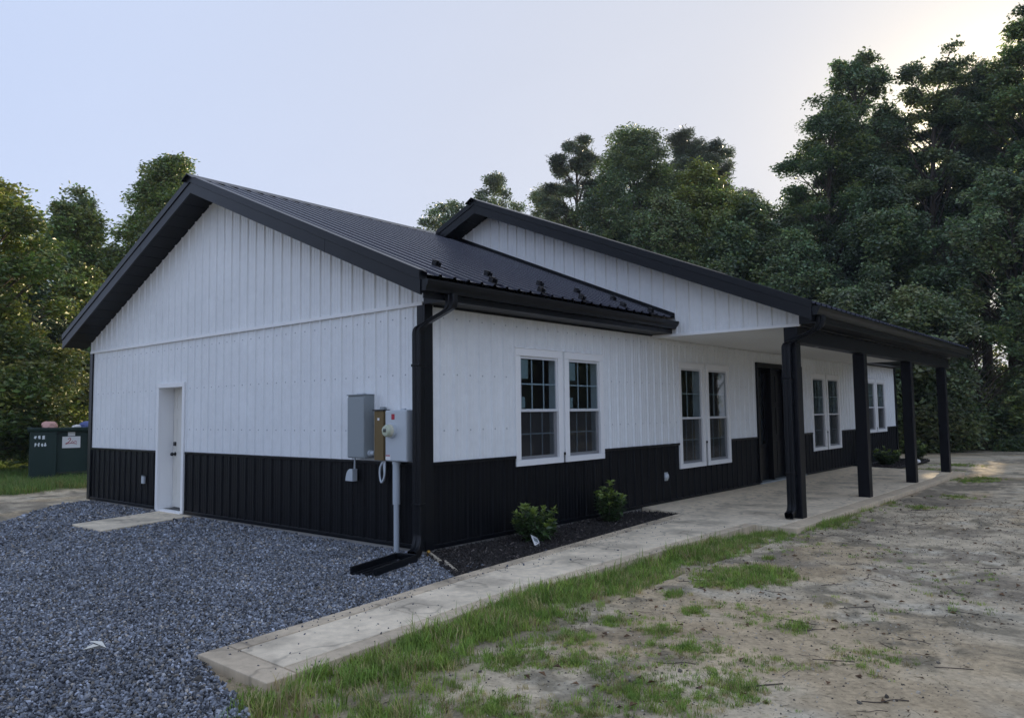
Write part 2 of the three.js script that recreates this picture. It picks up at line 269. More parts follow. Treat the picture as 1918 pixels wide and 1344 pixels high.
{
  const walk = group('walkway'); tag(walk, 'stamped tan concrete walk from the gravel to the porch', null, null, 'structure');
  const T = (x, z) => slabTop(x, z), bw = 0.15, gap = 0.006;
  const cuts = [-3.53, -3.30, -1.93, -0.57, 1.98, 4.25];
  const seg = (a, b, n = 4) => { const o = []; for (let k = 0; k <= n; k++) o.push(lerp(a, b, k / n)); return o; };
  const strip = (x0, x1, f0, f1, mat, name) => { const xs = seg(x0 + gap, x1 - gap), poly = [...xs.map((x) => [x, f0(x)]), ...xs.reverse().map((x) => [x, f1(x)])]; mesh(name, slabGeo(poly, T, 0.11, 0.007), mat, walk); };
  const n0 = (x) => walkNear(x), n1 = (x) => walkNear(x) + bw, f1 = (x) => walkFar(x) - bw, f0 = (x) => walkFar(x);
  strip(cuts[0], cuts[1], n0, f0, stampedBorder, 'border_strip');
  for (let k = 1; k < cuts.length - 1; k++) {
    strip(cuts[k], cuts[k + 1], n0, (x) => n1(x) - gap, stampedBorder, 'border_strip');
    strip(cuts[k], cuts[k + 1], (x) => n1(x) + gap, (x) => f1(x) - gap, stamped, 'concrete_slab');
    strip(cuts[k], cuts[k + 1], (x) => f1(x) + gap, f0, stampedBorder, 'border_strip');
  }
  const porch = group('porch_floor'); tag(porch, 'stamped concrete porch floor under the black posts', null, null, 'structure');
  const px = [4.25, 6.5, 8.75, 11.9, 15.75];
  for (let k = 0; k < 4; k++) {
    const a = px[k] + gap, b = px[k + 1] - gap, near = k ? 0.03 : 0.03;
    const poly = k ? [[a, near], [b, near], [b, 2.45], [a, 2.45]] : [[a, 0.83], [4.62, 0.80], [4.75, near], [b, near], [b, 2.45], [a, 2.45]];
    mesh('concrete_slab', slabGeo(poly, T, 0.12, 0.007), stamped, porch);
    mesh('border_strip', slabGeo([[a, 2.462], [b, 2.462], [b, 2.70], [a, 2.70]], T, 0.12, 0.01), stampedBorder, porch);
  }
  const pad = mesh('door_pad', slabGeo([[-1.58, -6.02], [-0.03, -6.52], [-0.03, -5.42], [-1.58, -4.93]], () => -0.025, 0.09, 0.012), stamped, scene);
  tag(pad, 'low concrete pad on the gravel before the side door', null, null, 'structure');
}

// ---------------------------------------------------------------- the house
const house = group('house');
tag(house, 'white metal sided house with black wainscot, black metal roof and front porch', 'house');
const L = 20.6, D = 9.58, WN = 0.978, EV = 2.83, RZ = -4.79, RY = 5.27, SL = 0.4167, CX0 = 5.22, CX1 = 15.68, CZ = -3.65, CY = 5.755;
const mainY = (z) => RY - SL * Math.abs(z - RZ), cenY = (z) => CY - SL * Math.abs(z - CZ);
const PITCH = 0.2286, PANEL = PITCH * 4;
const RIB = [[0, 0], [0.014, 0.019], [0.036, 0.019], [0.050, 0], [0.100, 0], [0.106, 0.004], [0.122, 0.004], [0.128, 0], [0.158, 0], [0.164, 0.004], [0.180, 0.004], [0.186, 0]];
const RIBR = [[0, 0], [0.012, 0.026], [0.048, 0.026], [0.060, 0]];
/* ribbed metal sheet in 0.91 m panels; at(u, v, d) gives the point, v0 / v1 are limits along the panel, holes are [u0, u1, v0, v1] */
function sheets(parent, name, mat, { at, u0, u1, v0, v1, holes = [], kinks = [], rib = 1, prof = RIB }) {
  const ribOf = lin([...prof, [PITCH, 0]]), ribAt = (u) => ribOf(((u % PITCH) + PITCH) % PITCH);
  for (let a = u0; a < u1 - 0.01; a += PANEL) {
    const b = Math.min(a + PANEL, u1), us = new Set([a, b]), lift = 0;
    for (let k = Math.floor(a / PITCH) - 1; k <= Math.ceil(b / PITCH); k++) for (const [s] of prof) { const u = k * PITCH + s; if (u > a + 1e-4 && u < b - 1e-4) us.add(u); }
    for (const u of [...holes.flatMap((h) => [h[0], h[1]]), ...kinks]) if (u > a + 1e-4 && u < b - 1e-4) us.add(u);
    const U = [...us].sort((p, q) => p - q), pos = [], uv = [];
    for (let i = 0; i < U.length - 1; i++) {
      const p = U[i], q = U[i + 1], m = (p + q) / 2; let parts = [[v0(p), v0(q), v1(p), v1(q)]];
      for (const h of holes) if (m > h[0] && m < h[1]) parts = parts.flatMap(([a0, b0, a1, b1]) => { const o = []; if (Math.min(a0, b0) < h[2]) o.push([a0, b0, Math.min(a1, h[2]), Math.min(b1, h[2])]); if (Math.max(a1, b1) > h[3]) o.push([Math.max(a0, h[3]), Math.max(b0, h[3]), a1, b1]); return o; });
      for (const [a0, b0, a1, b1] of parts) {
        if (a1 <= a0 && b1 <= b0) continue;
        const dp = ribAt(p + 1e-5) * rib, dq = ribAt(q - 1e-5) * rib, A = at(p, a0, dp), B = at(q, b0, dq), Cc = at(q, Math.max(b1, b0), dq), Dd = at(p, Math.max(a1, a0), dp);
        pos.push(...A, ...B, ...Cc, ...A, ...Cc, ...Dd); uv.push(p, a0, q, b0, q, b1, p, a0, q, b1, p, a1);
      }
    }
    if (!pos.length) continue;
    const g = new THREE.BufferGeometry(); g.setAttribute('position', new THREE.Float32BufferAttribute(pos, 3)); g.setAttribute('uv', new THREE.Float32BufferAttribute(uv, 2)); g.computeVertexNormals();
    mesh(name, g, mat, parent);
  }
}
const K = (v) => () => v;
// openings: [x0, x1, y0, y1] on the front, [z0, z1, y0, y1] on the gable
const WIN = [[1.61, 2.65, 0.843, 2.414], [2.705, 3.70, 0.843, 2.414], [6.09, 7.09, 0.53, 2.414], [7.17, 8.18, 0.53, 2.414], [12.83, 13.84, 0.53, 2.414], [13.94, 14.98, 0.53, 2.414], [17.28, 18.28, 0.843, 2.414], [18.36, 19.37, 0.843, 2.414]];
const CAS = 0.1;
const holesF = WIN.map(([a, b, c, d]) => [a + CAS * 0.5, b - CAS * 0.5, c + CAS * 0.5, d - CAS * 0.5]).concat([[9.53, 12.2, -0.1, 2.56]]);
const holesG = [[-6.64, -5.76, -0.1, 2.08]];
{ // front wall
  const w = group('front_wall', house), at = (u, v, d) => [u, v, d];
  sheets(w, 'siding_panel', M.white, { at, u0: 0, u1: L, v0: K(WN), v1: K(EV + 0.02), holes: holesF, rib: 1.2 });
  sheets(w, 'wainscot_panel', M.black, { at, u0: 0, u1: L, v0: K(0.0), v1: K(WN - 0.012), holes: holesF });
  const cap = [0, ...WIN.filter((v) => v[2] < WN).flatMap((v) => [v[0], v[1]]), L];
  cap.splice(5, 0, 9.5, 12.23); cap.sort((a, b) => a - b);
  for (let i = 0; i < cap.length - 1; i += 2) if (cap[i + 1] - cap[i] > 0.02) box(w, 'wainscot_cap', M.blackTrim, cap[i] + 0.002, cap[i + 1] - 0.002, WN - 0.03, WN + 0.008, 0.0, 0.03, 0.003);
  box(w, 'base_trim', M.blackTrim, 0.03, 9.5, -0.015, 0.035, -0.01, 0.028);
  box(w, 'base_trim', M.blackTrim, 12.23, L - 0.03, -0.015, 0.035, -0.01, 0.028);
}
{ // gable end facing the gravel
  const w = group('gable_wall', house), at = (u, v, d) => [-d, v, u];
  sheets(w, 'siding_panel', M.white, { at, u0: -D, u1: 0, v0: K(WN), v1: K(EV), holes: holesG });
  sheets(w, 'wainscot_panel', M.black, { at, u0: -D, u1: 0, v0: K(0), v1: K(WN - 0.012), holes: holesG });
  sheets(w, 'gable_siding_panel', M.white, { at: (u, v, d) => [-d - 0.012, v, u], u0: -D, u1: 0, v0: K(EV + 0.012), v1: (u) => mainY(u) - 0.06, kinks: [RZ] });
  mesh('flashing', prismX([[-D - 0.0, EV - 0.006], [0, EV - 0.006], [0, EV + 0.034], [-D, EV + 0.034]], -0.042, -0.002), M.whiteTrim, w);
  for (const [a, b] of [[-D, -6.70], [-5.70, 0]]) box(w, 'wainscot_cap', M.blackTrim, -0.03, 0, WN - 0.03, WN + 0.008, a + 0.01, b - 0.01, 0.003);
  for (const [a, b] of [[-D, -6.70], [-5.70, -0.03]]) box(w, 'base_trim', M.blackTrim, -0.028, 0.01, -0.015, 0.035, a, b);
}
{ // corners
  const leg = 0.10, t = 0.034;
  for (const [x, z, sx, sz] of [[0, 0, 1, -1], [0, -D, 1, 1], [L, 0, -1, -1]]) {
    const g = group('corner_trim', house), y1 = EV + 0.015;
    const xo = x - sx * t, zo = z - sz * t, xa = x + sx * leg, za = z + sz * leg;
    mesh('corner_flange', boxGeo(Math.min(xo, xa), Math.max(xo, xa), -0.02, y1, Math.min(z, zo) + 0.001, Math.max(z, zo), 0.004), M.blackTrim, g);
    mesh('corner_flange', boxGeo(Math.min(x, xo), Math.max(x, xo) - 0.001, -0.02, y1, Math.min(z, za), Math.max(z, za), 0.004), M.blackTrim, g);
  }
  box(house, 'foundation', M.concreteEdge, 0.01, L - 0.01, -0.3, -0.012, -D + 0.01, -0.012, 0.01);
  // rooms behind the windows: floor, ceiling and lining, unlit
  box(house, 'floor', M.inside, 0.05, L - 0.05, -0.01, 0.0, -D + 0.05, -0.35);
  box(house, 'ceiling', M.inside, 0.05, L - 0.05, 2.76, 2.78, -D + 0.05, -0.2);
  box(house, 'partition_wall', M.inside, 0.3, L - 0.3, 0, 2.76, -5.1, -5.0);
  mesh('back_wall', boxGeo(0, L, 0, EV, -D - 0.02, -D + 0.02), M.white, house);
  const rg = group('far_gable_wall', house); sheets(rg, 'siding_panel', M.white, { at: (u, v, d) => [L + d, v, u], u0: -D, u1: 0, v0: K(0), v1: (u) => mainY(u) - 0.06, kinks: [RZ] });
}
{ // raised centre: side walls over the lower roof and the porch end
  for (const [x, s] of [[CX0, -1], [CX1, 1]]) {
    const w = group('porch_gable_wall', house), at = (u, v, d) => [x + s * d, v, u];
    sheets(w, 'gable_siding_panel', M.white, { at, u0: -5.2, u1: 2.5, v0: (u) => u < 0.001 ? mainY(u) - 0.03 : 2.79, v1: (u) => cenY(u) - 0.06, kinks: [CZ, RZ, 0, 0.0005] });
    box(w, 'edge_trim', M.whiteTrim, Math.min(x, x + s * 0.034), Math.max(x, x + s * 0.034), 2.775, 2.822, -0.0, 2.52, 0.004);
    box(w, 'edge_trim', M.whiteTrim, Math.min(x, x + s * 0.03), Math.max(x, x + s * 0.03), 2.822, cenY(2.52) - 0.07, 2.485, 2.515, 0.004);
    // flashing where the wall meets the lower roof
    const z0 = -4.6, z1 = 0.46; mesh('step_flashing', prismX([[z0, mainY(z0) + 0.0], [z1, mainY(z1)], [z1, mainY(z1) + 0.085], [z0, mainY(z0) + 0.085]], Math.min(x + s * 0.005, x + s * 0.04), Math.max(x + s * 0.005, x + s * 0.04)), M.blackTrim, w);
  }
}
// roofs
const ROOFD = 0.028;
function roofSlope(parent, yf, u0, u1, z0, z1, mat = M.roof) {
  const sgn = z1 > z0 ? 1 : -1, nl = Math.hypot(1, SL), ny = 1 / nl, nz = sgn * SL / nl;
  sheets(parent, 'roof_panel', mat, { at: (u, v, d) => { const z = z0 + sgn * v; return [u, yf(z) + ny * d, z + nz * d]; }, u0, u1, v0: K(0), v1: K(Math.abs(z1 - z0)), prof: RIBR });
}
function rake(parent, yf, xo, side, z0, zr, z1) {   // two boards and a cap per slope on the plane x = xo
  const s = side, xa = Math.min(xo, xo + s * 0.03), xb = Math.max(xo, xo + s * 0.03), ya = Math.min(xo - s * 0.08, xo + s * 0.045), yb = Math.max(xo - s * 0.08, xo + s * 0.045);
  for (const [a, b] of [[z0, zr], [zr, z1]]) {
    const n = 3;
    for (let k = 0; k < n; k++) { const p = lerp(a, b, k / n) + (k ? 0.002 : 0), q = lerp(a, b, (k + 1) / n), pr = 0.0018 * (k % 2);
      mesh('rake_board', prismX([[p, yf(p) - 0.075], [q, yf(q) - 0.075], [q, yf(q) - 0.245], [p, yf(p) - 0.245]], xa - (s < 0 ? pr : 0), xb + (s > 0 ? pr : 0)), M.blackTrim, parent); }
    mesh('rake_trim', prismX([[a, yf(a) + 0.032], [b, yf(b) + 0.032], [b, yf(b) - 0.078], [a, yf(a) - 0.078]], ya, yb, 0.004), M.blackTrim, parent);
  }
}
function rakeSoffit(parent, yf, x0, x1, zs) {   // narrow boards under the overhang
  for (const [a, b] of zs) { const n = Math.round(Math.abs(b - a) / 0.305); for (let k = 0; k < n; k++) { const p = lerp(a, b, k / n) + 0.006, q = lerp(a, b, (k + 1) / n) - 0.006; mesh('soffit_panel', prismX([[p, yf(p) - 0.215], [q, yf(q) - 0.215], [q, yf(q) - 0.23], [p, yf(p) - 0.23]], x0, x1), M.black, parent); } }
}
{
  const r = group('lower_roof', house), ZE = 0.47, XO = -0.43;
  roofSlope(r, mainY, XO, CX0 + 0.0, RZ, ZE);
  roofSlope(r, mainY, CX1, L + 0.43, RZ, ZE);
  roofSlope(r, mainY, XO, L + 0.43, RZ, -D - 0.29);
  rake(r, mainY, XO, -1, -D - 0.27, RZ, 0.42); rake(r, mainY, L + 0.43, 1, -D - 0.27, RZ, 0.42);
  rakeSoffit(r, mainY, XO + 0.002, -0.015, [[-D - 0.25, RZ], [RZ, 0.40]]);
  const cap = (x0, x1) => mesh('ridge_cap', prismX([[RZ - 0.17, mainY(RZ - 0.17) + 0.026], [RZ, RY + 0.05], [RZ + 0.17, mainY(RZ + 0.17) + 0.026], [RZ + 0.165, mainY(RZ + 0.165) + 0.02], [RZ, RY + 0.038], [RZ - 0.165, mainY(RZ - 0.165) + 0.02]], x0, x1), M.blackTrim, r);
  for (let k = 0; k < 2; k++) cap(XO - 0.10 + k * 2.7 + 0.001, XO - 0.10 + (k + 1) * 2.7 + (k ? 0.02 : 0)); cap(CX1, L + 0.5);
  // level eave soffit, fascia and back closing boards
  for (const [a, b] of [[-0.02, CX0 - 0.005], [CX1 + 0.005, L + 0.02]]) {
    const n = Math.round((b - a) / 0.4); for (let k = 0; k < n; k++) box(r, 'eave_soffit', M.black, lerp(a, b, k / n) + 0.003, lerp(a, b, (k + 1) / n) - 0.003, EV + 0.002, EV + 0.016, 0.002, 0.385, 0.002);
    box(r, 'eave_fascia', M.blackTrim, a - (a < 0 ? 0.37 : 0), b + (b > L ? 0.37 : 0), EV - 0.004, 3.03, 0.386, 0.41, 0.003);
    box(r, 'frieze_trim', M.blackTrim, a + 0.14, b, EV - 0.02, EV + 0.0, 0.022, 0.045, 0.003);
  }
  // the soffit's boxed end under the rake
  mesh('eave_return', prismX([[0.036, EV - 0.002], [0.384, EV - 0.002], [0.384, 2.86], [0.036, mainY(0.036) - 0.24]], -0.05, -0.022), M.blackTrim, r);
  // snow guards, two staggered rows
  const guards = [[0.23, -0.19], [1.18, -0.16], [2.2, -0.19], [3.16, -0.19], [4.07, -0.13], [0.68, 0.33], [1.63, 0.37], [2.59, 0.38], [3.6, 0.34], [4.4, 0.42]];
  const gg = mergeGeometries([boxGeo(-0.05, 0.05, 0, 0.012, -0.06, 0.06), boxGeo(-0.05, 0.05, 0.01, 0.07, -0.03, -0.018), boxGeo(-0.05, -0.035, 0.01, 0.06, -0.02, 0.035), boxGeo(0.035, 0.05, 0.01, 0.06, -0.02, 0.035), boxGeo(-0.052, 0.052, 0.058, 0.073, -0.034, -0.014)]);
  for (const [x, z] of guards) { const xx = Math.round(x / PITCH) * PITCH + 0.14; const m = mesh('snow_guard', gg, M.knob, r); m.position.set(xx, mainY(z) + 0.01, z); m.rotation.x = Math.atan(SL); }
}
{
  const r = group('porch_roof', house), X0 = 4.8, X1 = 16.1, ZE = 2.88;
  roofSlope(r, cenY, X0, X1, CZ, ZE);
  roofSlope(r, (z) => cenY(z) + 0.012, X0, X1, CZ, -5.1);
  rake(r, cenY, X0, -1, -4.72, CZ, 2.84); rake(r, cenY, X1, 1, -4.72, CZ, 2.84);
  rakeSoffit(r, cenY, X0 + 0.002, CX0 - 0.003, [[-4.5, CZ], [CZ, 2.46]]);
  mesh('ridge_cap', prismX([[CZ - 0.17, cenY(CZ - 0.17) + 0.03], [CZ, CY + 0.055], [CZ + 0.17, cenY(CZ + 0.17) + 0.03], [CZ + 0.165, cenY(CZ + 0.165) + 0.022], [CZ, CY + 0.043], [CZ - 0.165, cenY(CZ - 0.165) + 0.022]], X0 - 0.12, X1 + 0.1), M.blackTrim, r);
  const n = 28; for (let k = 0; k < n; k++) box(r, 'eave_soffit', M.black, lerp(CX0 - 0.03, CX1 + 0.03, k / n) + 0.003, lerp(CX0 - 0.03, CX1 + 0.03, (k + 1) / n) - 0.003, 2.81, 2.825, 2.48, 2.80, 0.002);
  box(r, 'eave_fascia', M.blackTrim, X0, X1, 2.80, 3.01, 2.80, 2.826, 0.003);
  mesh('eave_return', prismX([[2.52, 2.80], [2.79, 2.80], [2.79, 2.84], [2.52, cenY(2.52) - 0.24]], CX0 - 0.05, CX0 - 0.031), M.blackTrim, r);
  box(r, 'beam', M.post, CX0 - 0.02, CX1 + 0.02, 2.545, 2.775, 2.27, 2.475, 0.008);
  box(r, 'beam_cover', M.blackTrim, CX0 + 0.035, CX1 - 0.03, 2.79, 2.95, 2.44, 2.478, 0.006);
  const ceil = group('porch_ceiling', house); sheets(ceil, 'ceiling_panel', M.ceiling, { at: (u, v, d) => [u, 2.80 - d, v], u0: CX0 + 0.04, u1: CX1 - 0.04, v0: K(0.01), v1: K(2.27) });
  box(ceil, 'edge_trim', M.ceiling, CX0 + 0.04, CX1 - 0.04, 2.762, 2.775, 0.022, 0.05, 0.003);
  for (const x of [5.19, 8.57, 11.95, 15.33]) { const p = group('porch_post', house); box(p, 'post_shaft', M.post, x, x + 0.2, -0.05, 2.545, 2.25, 2.45, 0.012); }
  seed = 77; const dropA = box(ceil, 'sagging_trim', M.ceiling, 6.4, 8.3, 2.532, 2.545, 2.30, 2.36, 0.003); dropA.rotation.z = 0.002;
}
// gutters
function gutter(parent, x0, x1, zb, yt) {
  const g = group('gutter', parent), h = 0.125, w = 0.125, t = 0.004, pr = [[zb, yt], [zb, yt - h], [zb + w * 0.62, yt - h], [zb + w * 0.68, yt - h * 0.72], [zb + w * 0.9, yt - h * 0.42], [zb + w, yt - h * 0.12], [zb + w, yt], [zb + w - 0.016, yt], [zb + w - 0.016, yt - 0.006], [zb + w - t, yt - 0.006], [zb + w - t, yt - h * 0.12], [zb + w * 0.9 - t, yt - h * 0.42], [zb + w * 0.68 - t, yt - h * 0.70], [zb + w * 0.6, yt - h + t], [zb + t, yt - h + t], [zb + t, yt]];
  mesh('trough', prismX(pr, x0, x1), M.blackTrim, g);
  const e = [[zb, yt], [zb, yt - h], [zb + w * 0.62, yt - h], [zb + w * 0.68, yt - h * 0.72], [zb + w * 0.9, yt - h * 0.42], [zb + w, yt - h * 0.12], [zb + w, yt]];
  mesh('end_cap', prismX(e, x0 - 0.006, x0 - 0.0005), M.blackTrim, g); mesh('end_cap', prismX(e, x1 + 0.0005, x1 + 0.006), M.blackTrim, g);
  return g;
}
gutter(house, -0.44, CX0 + 0.02, 0.412, 3.02); gutter(house, CX1 + 0.01, L + 0.4, 0.412, 3.02); gutter(house, 4.8, 16.1, 2.828, 3.0);
{
  const d = group('downspout', house);
  mesh('pipe', ductGeo([[-0.03, 2.90, 0.475], [-0.03, 2.74, 0.475], [-0.086, 2.55, -0.02], [-0.086, 0.12, -0.02], [-0.20, 0.005, 0.06], [-0.30, -0.015, 0.10]], 0.125, 0.095, [0.15, 0, 1]), M.blackTrim, d);
  for (const y of [2.1, 0.5]) box(d, 'strap', M.blackTrim, -0.137, -0.032, y, y + 0.03, -0.09, 0.05, 0.003);
  const e = group('downspout', house);
  mesh('pipe', ductGeo([[5.0, 2.88, 2.89], [5.0, 2.72, 2.88], [5.13, 2.53, 2.33], [5.13, 0.13, 2.33], [5.08, 0.04, 2.33], [4.98, 0.015, 2.33]], 0.125, 0.09, [0, 0, 1]), M.blackTrim, e);
  for (const y of [2.0, 0.6]) box(e, 'strap', M.blackTrim, 5.078, 5.188, y, y + 0.03, 2.26, 2.40, 0.003);
}
// windows
function makeWindow([x0, x1, y0, y1], stickers) {
  const w = group('window', house), c = CAS, zo = 0.034;
  box(w, 'casing', M.whiteTrim, x0, x1, y1 - c, y1, -0.01, zo, 0.006); box(w, 'casing', M.whiteTrim, x0, x1, y0, y0 + c * 0.8, -0.01, zo, 0.006);
  box(w, 'casing', M.whiteTrim, x0, x0 + c, y0 + c * 0.8 + 0.001, y1 - c - 0.001, -0.01, zo - 0.001, 0.006); box(w, 'casing', M.whiteTrim, x1 - c, x1, y0 + c * 0.8 + 0.001, y1 - c - 0.001, -0.01, zo - 0.001, 0.006);
  box(w, 'drip_cap', M.whiteTrim, x0 - 0.006, x1 + 0.006, y1 + 0.001, y1 + 0.012, 0.0, zo + 0.006, 0.003);
  const a = x0 + c, b = x1 - c, p = y0 + c * 0.8, q = y1 - c, m = lerp(p, q, 0.475), f = 0.035;
  const frameGeo = (xa, xb, ya, yb, z, fw, d) => mergeGeometries([boxGeo(xa, xb, ya, ya + fw, z - d, z), boxGeo(xa, xb, yb - fw, yb, z - d, z), boxGeo(xa, xa + fw, ya + fw, yb - fw, z - d, z), boxGeo(xb - fw, xb, ya + fw, yb - fw, z - d, z)]);
  mesh('jamb', mergeGeometries([boxGeo(a - 0.02, a, p - 0.02, q + 0.02, -0.14, -0.012), boxGeo(b, b + 0.02, p - 0.02, q + 0.02, -0.14, -0.012), boxGeo(a, b, q, q + 0.02, -0.14, -0.012), boxGeo(a, b, p - 0.02, p, -0.14, -0.012)]), M.vinyl, w);
  mesh('upper_sash', frameGeo(a, b, m - 0.02, q, 0.012, f, 0.03), M.vinyl, w);
  mesh('lower_sash', frameGeo(a, b, p, m + 0.02, -0.022, f + 0.008, 0.03), M.vinyl, w);
  const pane = (ya, yb, z) => mesh('pane', new THREE.PlaneGeometry(b - a - 0.05, yb - ya).translate((a + b) / 2, (ya + yb) / 2, z), M.glass, w);
  pane(m + 0.01, q - 0.03, -0.004); pane(p + 0.03, m - 0.01, -0.037);
  const mu = M.muntin;
  for (const [ya, yb, z] of [[m + 0.015, q - f, -0.008], [p + f + 0.008, m - 0.023, -0.041]]) {
    for (const t of [1 / 3, 2 / 3]) box(w, 'muntin', mu, lerp(a + f, b - f, t) - 0.009, lerp(a + f, b - f, t) + 0.009, ya, yb, z - 0.008, z, 0);
    for (let k = 0; k < 3; k++) box(w, 'muntin', mu, lerp(a + f, b - f, k / 3) + (k ? 0.0095 : 0), lerp(a + f, b - f, (k + 1) / 3) - (k < 2 ? 0.0095 : 0), (ya + yb) / 2 - 0.009, (ya + yb) / 2 + 0.009, z - 0.008, z, 0);
  }
  mesh('screen', new THREE.PlaneGeometry(b - a - 0.02, m - p - 0.01).translate((a + b) / 2, (p + m) / 2, -0.006), M.screen, w);
  if (stickers) {
    box(w, 'paper_label', M.sticker, a + f + 0.005, a + f + 0.17, q - f - 0.27, q - f - 0.01, -0.0072, -0.0062, 0);
    box(w, 'paper_label', M.sticker, a + f + 0.005, a + f + 0.1, m + 0.03, m + 0.18, -0.0072, -0.0062, 0);
  }
  return w;
}
WIN.forEach((w, i) => makeWindow(w, i < 2));
{ // front entry: black door between two glazed side lights
  const e = group('front_door', house), x0 = 9.53, x1 = 12.2, y1 = 2.56, zz = -0.12;
  box(e, 'frame_head', M.doorBlack, x0, x1, y1 - 0.10, y1, zz - 0.06, 0.04); box(e, 'frame_side', M.doorBlack, x0, x0 + 0.09, 0, y1 - 0.101, zz - 0.06, 0.04); box(e, 'frame_side', M.doorBlack, x1 - 0.09, x1, 0, y1 - 0.101, zz - 0.06, 0.04);
  const a = x0 + 0.09, b = x1 - 0.09, sw = 0.74;
  box(e, 'mullion', M.doorBlack, a + sw, a + sw + 0.07, 0, y1 - 0.101, zz - 0.06, 0.0); box(e, 'mullion', M.doorBlack, b - sw - 0.07, b - sw, 0, y1 - 0.101, zz - 0.06, 0.0);
  for (const s of [a, b - sw]) {
    const top = y1 - 0.15, mid = 0.82;
    box(e, 'side_light_panel', M.doorBlack, s, s + sw, 0.03, mid, zz - 0.05, zz, 0.006);
    for (const [ya, yb] of [[0.12, 0.40], [0.48, 0.72]]) box(e, 'raised_panel', M.doorBlack, s + 0.1, s + sw - 0.1, ya, yb, zz, zz + 0.012, 0.006);
    for (const t of [0, 0.5, 1]) { const c = lerp(s + 0.06, s + sw - 0.06, t), h = t === 0.5 ? 0.03 : 0.06; box(e, 'stile', M.doorBlack, c - h, c + h, mid + 0.001, top, zz - 0.05, zz, 0.004); }
    box(e, 'rail', M.doorBlack, s, s + sw, top + 0.001, y1 - 0.101, zz - 0.05, zz, 0.004);
    mesh('pane', new THREE.PlaneGeometry(sw - 0.1, top - mid).translate(s + sw / 2, (mid + top) / 2, zz - 0.025), M.glass, e);
  }
  const da = a + sw + 0.07, db = b - sw - 0.07;
  box(e, 'door_leaf', M.doorBlack, da + 0.004, db - 0.004, 0.03, y1 - 0.105, zz - 0.055, zz - 0.01, 0.005);
  for (const [ya, yb] of [[0.15, 0.85], [1.0, 1.6], [1.72, 2.3]]) for (const [p, q] of [[0.1, 0.46], [0.54, 0.9]]) box(e, 'raised_panel', M.doorBlack, lerp(da, db, p), lerp(da, db, q), ya, yb, zz - 0.01, zz + 0.004, 0.005);
  box(e, 'sill', M.greyMetal, x0, x1, -0.01, 0.03, zz - 0.05, 0.06, 0.004);
  mesh('handle', mergeGeometries([boxGeo(da + 0.06, da + 0.10, 0.95, 1.2, zz, zz + 0.02, 0.005), boxGeo(da + 0.055, da + 0.18, 1.05, 1.07, zz + 0.04, zz + 0.055, 0.004), boxGeo(da + 0.07, da + 0.09, 1.05, 1.07, zz + 0.015, zz + 0.045)]), M.knob, e);
}
{ // side door, deep white jambs, panelled leaf
  const e = group('side_door', house), z0 = -6.69, z1 = -5.71, y1 = 2.13, dp = 0.225, cs = 0.075;
  box(e, 'casing', M.whiteTrim, -0.045, 0.0, y1 - cs, y1, z0, z1, 0.004);
  box(e, 'casing', M.whiteTrim, -0.044, 0.0, -0.02, y1 - cs - 0.001, z0, z0 + cs, 0.004); box(e, 'casing', M.whiteTrim, -0.044, 0.0, -0.02, y1 - cs - 0.001, z1 - cs, z1, 0.004);
  box(e, 'jamb', M.whiteTrim, 0.001, dp + 0.05, -0.02, y1 - cs, z0 + cs - 0.03, z0 + cs - 0.001, 0.002); box(e, 'jamb', M.whiteTrim, 0.001, dp + 0.05, -0.02, y1 - cs, z1 - cs + 0.001, z1 - cs + 0.03, 0.002);
  box(e, 'head_jamb', M.whiteTrim, 0.001, dp + 0.05, y1 - cs - 0.0005, y1 - cs + 0.03, z0 + cs - 0.03, z1 - cs + 0.03, 0.002);
  box(e, 'sill', M.whiteTrim, -0.06, dp + 0.05, -0.035, 0.0, z0 + cs, z1 - cs, 0.004);
  const a = z0 + cs + 0.008, b = z1 - cs - 0.004; box(e, 'door_leaf', M.doorWhite, dp, dp + 0.045, 0.012, y1 - cs - 0.006, a, b, 0.003);
  for (const [ya, yb] of [[0.2, 0.75], [0.95, 1.55], [1.68, 1.93]]) for (const [p, q] of [[0.13, 0.45], [0.55, 0.87]]) {
    const f = mergeGeometries([boxGeo(dp - 0.006, dp - 0.0005, ya, ya + 0.025, lerp(a, b, p), lerp(a, b, q), 0.002), boxGeo(dp - 0.006, dp - 0.0005, yb - 0.025, yb, lerp(a, b, p), lerp(a, b, q), 0.002), boxGeo(dp - 0.006, dp - 0.0005, ya + 0.025, yb - 0.025, lerp(a, b, p), lerp(a, b, p) + 0.025, 0.002), boxGeo(dp - 0.006, dp - 0.0005, ya + 0.025, yb - 0.025, lerp(a, b, q) - 0.025, lerp(a, b, q), 0.002)]);
    mesh('panel_moulding', f, M.doorWhite, e);
  }
  box(e, 'deadbolt', M.knob, dp - 0.03, dp - 0.001, 1.06, 1.13, a + 0.05, a + 0.12, 0.01);
  mesh('knob', mergeGeometries([new THREE.SphereGeometry(0.032, 16, 12).translate(dp - 0.06, 0.92, a + 0.085), new THREE.CylinderGeometry(0.033, 0.033, 0.012, 18).rotateZ(Math.PI / 2).translate(dp - 0.007, 0.92, a + 0.085), new THREE.CylinderGeometry(0.012, 0.012, 0.05, 10).rotateZ(Math.PI / 2).translate(dp - 0.03, 0.92, a + 0.085)]), M.knob, e);
}
